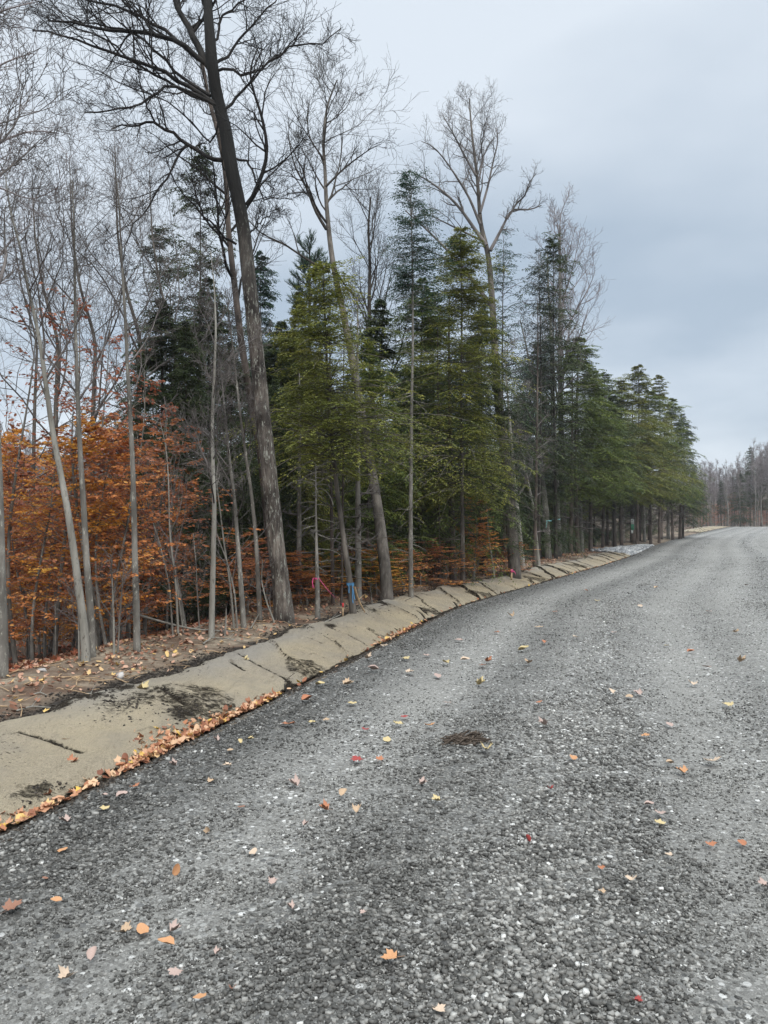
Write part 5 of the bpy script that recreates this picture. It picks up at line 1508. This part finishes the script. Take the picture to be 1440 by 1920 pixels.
for ri, y0 in enumerate((121, 127, 134, 143, 155, 170)):
    n = 20 if ri < 4 else 16
    for j in range(n):
        px = 1275 + (1530 - 1275) * (j + rb_.random()) / n
        y = y0 + rb_.uniform(-2.5, 2.5)
        x = (px - 720) / F * y
        ty = np.interp(px, [1280, 1330, 1360, 1400, 1420, 1500], [892, 872, 880, 868, 838, 826]) + rb_.uniform(-8, 40)
        h = 1.6 + (978 - ty) / F * y - float(H(x, y))
        far_bare(x, y, h, ['bare grey tree in the front rank of the distant woods past the road bend', 'bare mauve grey tree inside the distant woods past the road bend'][min(ri, 1) if ri < 2 else 1], 'bare trees of the distant woods past the road end')
for px, ty, y, hw, lab in [(1388, 882, 120, 20, 'solid dark conifer in the distant woods past the road bend'), (1407, 838, 124, 15, 'taller narrow conifer right of the solid dark one in the distance'), (1318, 905, 119, 12, 'small green conifer left in the distant woods'), (1428, 868, 122, 15, 'dark conifer at the right edge of the picture in the distance'), (1352, 900, 125, 12, 'short dark conifer between the small green and the solid dark ones in the distance'), (1300, 880, 100, 12, 'green conifer where the roadside row meets the distant woods')]:
    conifer('full1' if hw > 16 else 'high1', lab, px, ty, y, hw, MT['hem_green' if px == 1300 else 'hem_dark'], barkm=MT['bark_dark'])
for j in range(22):
    px = 1285 + 165 * (j + rb_.random()) / 22; y = rb_.uniform(119, 140)
    beech(rb_.choice([0, 1, 2]), 'faded russet sapling low in the distant woods past the road bend', px, y, rb_.uniform(2.5, 5.5), MT['beech_red'], group='russet saplings of the distant woods')
# distant woods behind the thicket, left
for j in range(60):
    px = -80 + 420 * (j + rb_.random()) / 60; y = rb_.uniform(48, 95)
    x = (px - 720) / F * y
    ty = 835 + rb_.uniform(-35, 40)
    h = min(12, max(4, 1.6 + (978 - ty) / F * y - float(H(x, y))))
    if j % 4 == 0:
        conifer('full2', 'dark conifer on the distant slope behind the copper thicket', px, 860 + rb_.uniform(-5, 40), y, 22, MT['hem_dark'], group='conifers of the distant slope', barkm=MT['bark_dark'])
    else:
        far_bare(x, y, h, 'bare grey tree on the distant slope behind the copper thicket', 'bare trees of the distant slope')

# crumbs of soil strewn on the blanket round the mud patches
g = Geo()
for (bx, by, _), r_, s_ in blobw:
    n = int(220 * r_ / 0.15)
    xx_ = bx + R.normal(0, r_ * 0.75, n); yy_ = by + R.normal(0, r_ * 1.1, n)
    u_ = Uof(xx_, yy_); k_ = (u_ > 0.2) & (u_ < 1.15)
    xx_, yy_ = xx_[k_], yy_[k_]
    stones(g, xx_, yy_, H(xx_, yy_) + 0.040, 0.004 + 0.034 * R.random(len(xx_)) ** 3, R.uniform(0, 1, len(xx_)), False)
o = g.make('soil_crumbs', bpy.data.materials['black_topsoil_crumbs'])
tag(o, 'dark soil crumbs strewn over the mud patches of the near blanket', 'soil', kind='stuff')

# ------------------------------------------------------------------ small things
def curve_tube(g, pts, r, S=6, K=None):
    P = resample(np.array(pts), K or max(6, len(pts) * 3))[None]
    rr = np.interp(np.linspace(0, 1, P.shape[1]), np.linspace(0, 1, len(np.atleast_1d(r))), np.atleast_1d(r))
    tubes(g, P, rr[None], S)


def box(g, c, s, rz=0.0, tilt=0.0):
    v = np.array([(a, b_, c_) for a in (-.5, .5) for b_ in (-.5, .5) for c_ in (-.5, .5)]) * np.array(s)
    v[:, 0] += v[:, 2] * tilt
    ca, sa = math.cos(rz), math.sin(rz)
    v = np.stack([v[:, 0] * ca - v[:, 1] * sa, v[:, 0] * sa + v[:, 1] * ca, v[:, 2]], 1) + np.array(c)
    g.add(v, np.array([(0, 1, 3, 2), (4, 6, 7, 5), (0, 4, 5, 1), (2, 3, 7, 6), (0, 2, 6, 4), (1, 5, 7, 3)]))


def band(g, c, r, w, axis=(0, 0, 1), turns=1, seed=0):
    """flat ribbon wound round a trunk"""
    gr = np.random.default_rng(seed)
    a = np.linspace(0, 2 * math.pi * turns, int(20 * turns) + 1)
    rr = r * (1 + gr.normal(0, 0.02, len(a))); z = np.linspace(0, w * 0.5 * turns, len(a)) + gr.normal(0, w * 0.08, len(a))
    ax = np.array(axis, float)
    P0 = np.stack([rr * np.cos(a), rr * np.sin(a), z], 1) + ax[None] * 0
    P0[:, 0] += z * ax[0]
    P1 = P0 + np.array([ax[0] * w, 0, w])
    V = np.concatenate([P0, P1]) + np.array(c); n = len(a)
    i = np.arange(n - 1)
    g.add(V, np.stack([i, i + 1, i + 1 + n, i + n], 1))


# survey stake at the pink line, and pink ribbon from the thin stem to it
sx_, sy_, sz_ = hit(643, 1157)
e = tag(empty('survey_stake', (sx_, sy_, sz_)), 'short red tipped wooden survey stake at the lower end of the pink ribbon', 'stake')
g = Geo(); box(g, (0, 0, 0.05), (0.022, 0.012, 0.20), 0.3); g.make('shaft', MT['wood'], e)
g = Geo(); box(g, (0, 0, 0.185), (0.024, 0.014, 0.068), 0.3); g.make('painted_tip', MT['redpaint'], e)
tx, ty_, tz = hit(596, 1160)
top = at(594, 1083, ty_)
g = Geo()
A = np.array(top) + np.array([0.03, -0.05, 0]); B_ = np.array([sx_, sy_ - 0.01, sz_ + 0.2])
pts = [A * (1 - t) + B_ * t + np.array([0, 0, -0.03 * math.sin(t * 3.14)]) for t in np.linspace(0, 1, 12)]
pts = np.array(pts)
wv = np.array([0, 0, 0.011])
tw = np.linspace(0, 5, 12)
off = np.stack([np.zeros(12), 0.006 * np.sin(tw), 0.004 + 0.002 * np.cos(tw)], 1)
V = np.concatenate([pts - off, pts + off]); i = np.arange(11)
g.add(V, np.stack([i, i + 1, i + 13, i + 12], 1))
band(g, np.array(top) + np.array([0.0, 0, -0.03]), 0.040, 0.016, turns=2, seed=3)
for q in range(2):
    curve_tube(g, [np.array(top) + np.array([-0.05, -0.03, 0]), np.array(top) + np.array([-0.06 - 0.01 * q, -0.05, -0.07]), np.array(top) + np.array([-0.055 + 0.02 * q, -0.05, -0.15])], 0.005, 4)
o = g.make('flagging_ribbon', MT['pink'])
tag(o, 'bright pink flagging ribbon tied to a thin stem and stretched down to the stake', 'ribbon')
# blue ribbon on leaning stem
tx, ty_, tz = hit(663, 1155)
g = Geo()
c0 = at(657, 1098, ty_)
band(g, c0, 0.062, 0.020, axis=(-0.1, 0, 1), turns=3, seed=4)
for q, (dx_, ln_) in enumerate(((-0.03, 0.14), (0.03, 0.30), (0.05, 0.24))):
    p0 = c0 + np.array([dx_, -0.085, 0.03])
    P0 = np.array([p0 + np.array([0.006 * math.sin(t * 5 + q) + t * 0.02, -0.01 * t, -ln_ * t]) for t in np.linspace(0, 1, 8)])
    wv = np.array([0.007, 0.003, 0]); V = np.concatenate([P0 - wv, P0 + wv]); i = np.arange(7)
    g.add(V, np.stack([i, i + 1, i + 9, i + 8], 1))
o = g.make('flagging_ribbon', MT['blue'])
tag(o, 'blue flagging ribbon wound round the pale leaning stem with hanging tails', 'ribbon')
# pink topped stake farther on
sx_, sy_, sz_ = hit(959, 1091)
e = tag(empty('survey_stake', (sx_, sy_, sz_)), 'wooden survey stake with a pink top in front of the tall forked hardwood', 'stake')
g = Geo(); box(g, (0, 0, 0.09), (0.045, 0.018, 0.30), 0.3, 0.05); g.make('shaft', MT['wood'], e)
g = Geo(); box(g, (0.004, 0, 0.285), (0.050, 0.024, 0.09), 0.3, 0.05)
Pq = np.array([(0.02, -0.02, 0.30), (0.07, -0.03, 0.29), (0.10, -0.03, 0.24), (0.105, -0.03, 0.19)]); V = np.concatenate([Pq, Pq + np.array([0, 0, -0.035])]); i = np.arange(3)
g.add(V, np.stack([i, i + 1, i + 5, i + 4], 1))
g.make('ribbon', MT['pink'], e)
# cyan ribbons
d_ = hit(1046, 1043)[1]
for (px, py, lab) in [(1043, 975, 'cyan ribbon tied on the mottled straight trunk, right one of two'), (1027, 978, 'pale cyan ribbon on the slanting mottled trunk, left one of two')]:
    g = Geo(); c0 = at(px, py, d_ if px > 1030 else 30)
    band(g, c0, 0.17 if px > 1030 else 0.15, 0.035, turns=1, seed=px)
    P0 = np.array([c0 + np.array([-0.06 - 0.05 * t, -0.2, -0.3 * t + 0.05]) for t in np.linspace(0, 1, 6)]); wv = np.array([0.012, 0, 0])
    V = np.concatenate([P0 - wv, P0 + wv]); i = np.arange(5); g.add(V, np.stack([i, i + 1, i + 7, i + 6], 1))
    tag(g.make('flagging_ribbon', MT['cyan']), lab, 'ribbon')
# white marker tag on the far pole
d_ = min(hit(1186, 1019)[1] + 0.5, 64)
c0 = at(1186, 985, d_ - 0.35)
e = tag(empty('marker_tag', c0), 'upright white and green marker tag on a pole trunk past the riprap', 'marker')
g = Geo(); box(g, (0, 0, 0.25), (0.20, 0.03, 0.35)); g.make('white_panel', MT['white'], e)
g = Geo(); box(g, (0.0, 0, -0.12), (0.20, 0.03, 0.38)); g.make('green_panel', MT['greenmark'], e)
g = Geo(); box(g, (-0.03, 0, -0.42), (0.13, 0.03, 0.20)); g.make('white_panel', MT['white'], e)

# fallen sticks and branches on the bank
STK = [([(240, 1147), (300, 1165), (360, 1180), (438, 1184)], 9.6, 0.10, 0.016, 'long pale fallen pole lying across the edge of the copper thicket', 'bark_pale'),
       ([(380, 1210), (395, 1203), (404, 1198)], None, 0.03, 0.012, 'short pale stick lying on the bank top below the slender stem', 'bark_pale'),
       ([(404, 1198), (430, 1202), (450, 1204)], None, 0.02, 0.009, 'thin pale stick touching the short one on the bank top', 'bark_pale'),
       ([(30, 1335), (60, 1330), (95, 1330)], None, 0.01, 0.008, 'pale twig on the soil at the upper edge of the near blanket', 'bark_pale'),
       ([(60, 1305), (75, 1302), (88, 1307)], None, 0.01, 0.007, 'small pale twig on the bare soil at left', 'bark_pale'),
       ([(160, 1303), (170, 1305), (180, 1308)], None, 0.01, 0.008, 'short cream stick by the dark mud line', 'bark_pale'),
       ([(235, 1260), (255, 1252), (280, 1258)], None, 0.02, 0.006, 'brown twig on the soil below the lone straight stem', 'bark_brown'),
       ([(538, 1300), (532, 1288), (527, 1276)], None, 0.03, 0.010, 'short dark stick standing at the lower end of the big slit', 'bark_dark'),
       ([(688, 1150), (720, 1140), (750, 1130), (762, 1133)], None, 0.05, 0.012, 'crooked brown branch lying at the foot of the curved hardwood', 'bark_brown'),
       ([(664, 1100), (672, 1125), (684, 1148)], 11.7, 0.0, 0.020, 'broken pale stick leaning against the blue ribboned stem', 'wood'),
       ([(470, 1180), (490, 1160), (510, 1145)], None, 0.12, 0.010, 'pale bent stick propped by the leaning hardwood foot', 'bark_pale'),
       ([(655, 1142), (667, 1150), (680, 1153)], None, 0.03, 0.007, 'thin pale stick right of the survey stake foot', 'bark_pale'),
       ([(600, 1170), (622, 1160), (640, 1152)], 10.9, 0.02, 0.008, 'thin pale stick between the pink ribboned stem and the stake', 'bark_pale')]
for pts, d, lift, r, lab, mm in STK:
    W = []
    for i, (px, py) in enumerate(pts):
        W.append(np.array(at(px, py, d + i * 0.15)) if d else np.array(hit(px, py)) + np.array([0, 0, r + lift * (i % 2)]))
    W = np.array(W); c0 = W.mean(0).copy()
    g = Geo(); curve_tube(g, W - c0, [r, r * 0.5], 7)
    m_ = len(W) // 2
    L0 = np.linalg.norm(W[-1] - W[0])
    curve_tube(g, [W[m_] - c0, W[m_] - c0 + np.array([0.1 * L0, 0.05, 0.05]), W[m_] - c0 + np.array([0.2 * L0, 0.06, 0.06 + 0.05 * L0])], [r * 0.5, r * 0.2], 5)
    o = g.make('fallen_branch', MT[mm], smooth=True); o.location = c0
    tag(o, lab, 'branch')

# small litter twigs over the soil bank
g = Geo(); n = 420
y = 3.2 + 22 * R.random(n) ** 1.3; u = 1.2 + 1.6 * R.random(n); x = Xe(y) - u / 0.94
a = R.uniform(0, 6.28, n); ln = R.uniform(0.04, 0.28, n)
P0 = np.stack([x, y, H(x, y) + 0.012], 1)
dv = np.stack([np.cos(a), np.sin(a), R.normal(0, .04, n)], 1) * ln[:, None]
Pm = P0 + dv * 0.5 + R.normal(0, 0.012, (n, 3)); Pe = P0 + dv
for q in (Pm, Pe): q[:, 2] = H(q[:, 0], q[:, 1]) + 0.012 + R.random(n) * 0.02
tubes(g, np.stack([P0, Pm, Pe], 1), np.repeat(R.uniform(0.002, 0.006, n)[:, None], 3, 1), 5)
tag(g.make('twigs', MT['wood']), 'scattered small broken twigs over the bare soil bank', 'twigs', kind='stuff')

# rocks on the bank, a few lone stones
for px, py, s, lab in [(78, 1260, 0.09, 'white angular rock on the leaf litter at the foot of the thicket'), (225, 1272, 0.12, 'flat grey rock half sunk in the soil bank')]:
    x, y, z = hit(px, py); g = Geo()
    stones(g, np.zeros(1), np.zeros(1), np.zeros(1), np.array([s]), np.array([.9]), True)
    o = g.make('rock', MT['rock']); o.location = (x, y, z)
    tag(o, lab, 'rock')

# muddy clump of bark on the road
x, y, z = hit(868, 1392)
g = Geo(); gr = np.random.default_rng(12)
n = 260
st = np.stack([gr.normal(0, 0.10, n), gr.normal(0, 0.045, n), np.abs(gr.normal(0, 0.010, n))], 1)
dd = norm(np.stack([np.ones(n), gr.normal(0.0, 0.35, n), gr.normal(0, 0.1, n)], 1))
Bq = grow(st - dd * 0.06, dd, gr.uniform(0.06, 0.20, n), 4, 0.12, 0, gr); Bq[..., 2] = np.clip(Bq[..., 2], 0, 0.05)
tubes(g, Bq, np.repeat(gr.uniform(0.0015, 0.006, n)[:, None], 4, 1), 4)
n = 60
stones(g, gr.normal(0, 0.08, n), gr.normal(0, 0.04, n), np.zeros(n), gr.uniform(0.02, 0.05, n), gr.random(n), True, 0.5)
o = g.make('bark_clump', MT['clump']); o.scale = (0.62, 0.8, 1.3); o.location = (x, y, z + 0.005); o.rotation_euler = (0, 0, 0.1)
tag(o, 'dark brown shredded clump of muddy bark lying on the mid road', 'bark clump')

# ------------------------------------------------------------------ thin air haze over the distance
g = Geo()
v = np.array([(a, b_, c_) for a in (-260., 560.) for b_ in (-60., 700.) for c_ in (-8., 45.)])
g.add(v, np.array([(0, 1, 3, 2), (4, 6, 7, 5), (0, 4, 5, 1), (2, 3, 7, 6), (0, 2, 6, 4), (1, 5, 7, 3)]))
m = bpy.data.materials.new('haze_air'); m.use_nodes = True
nt = m.node_tree
for n_ in list(nt.nodes): nt.nodes.remove(n_)
out = N(nt, 'ShaderNodeOutputMaterial'); pv = N(nt, 'ShaderNodeVolumePrincipled')
pv.inputs['Color'].default_value = (0.85, 0.88, 0.93, 1); pv.inputs['Density'].default_value = 0.0006
L(nt, pv.outputs[0], out.inputs['Volume'])
tag(g.make('haze', m), 'thin pale haze in the air over the road and woods', 'haze', kind='stuff')
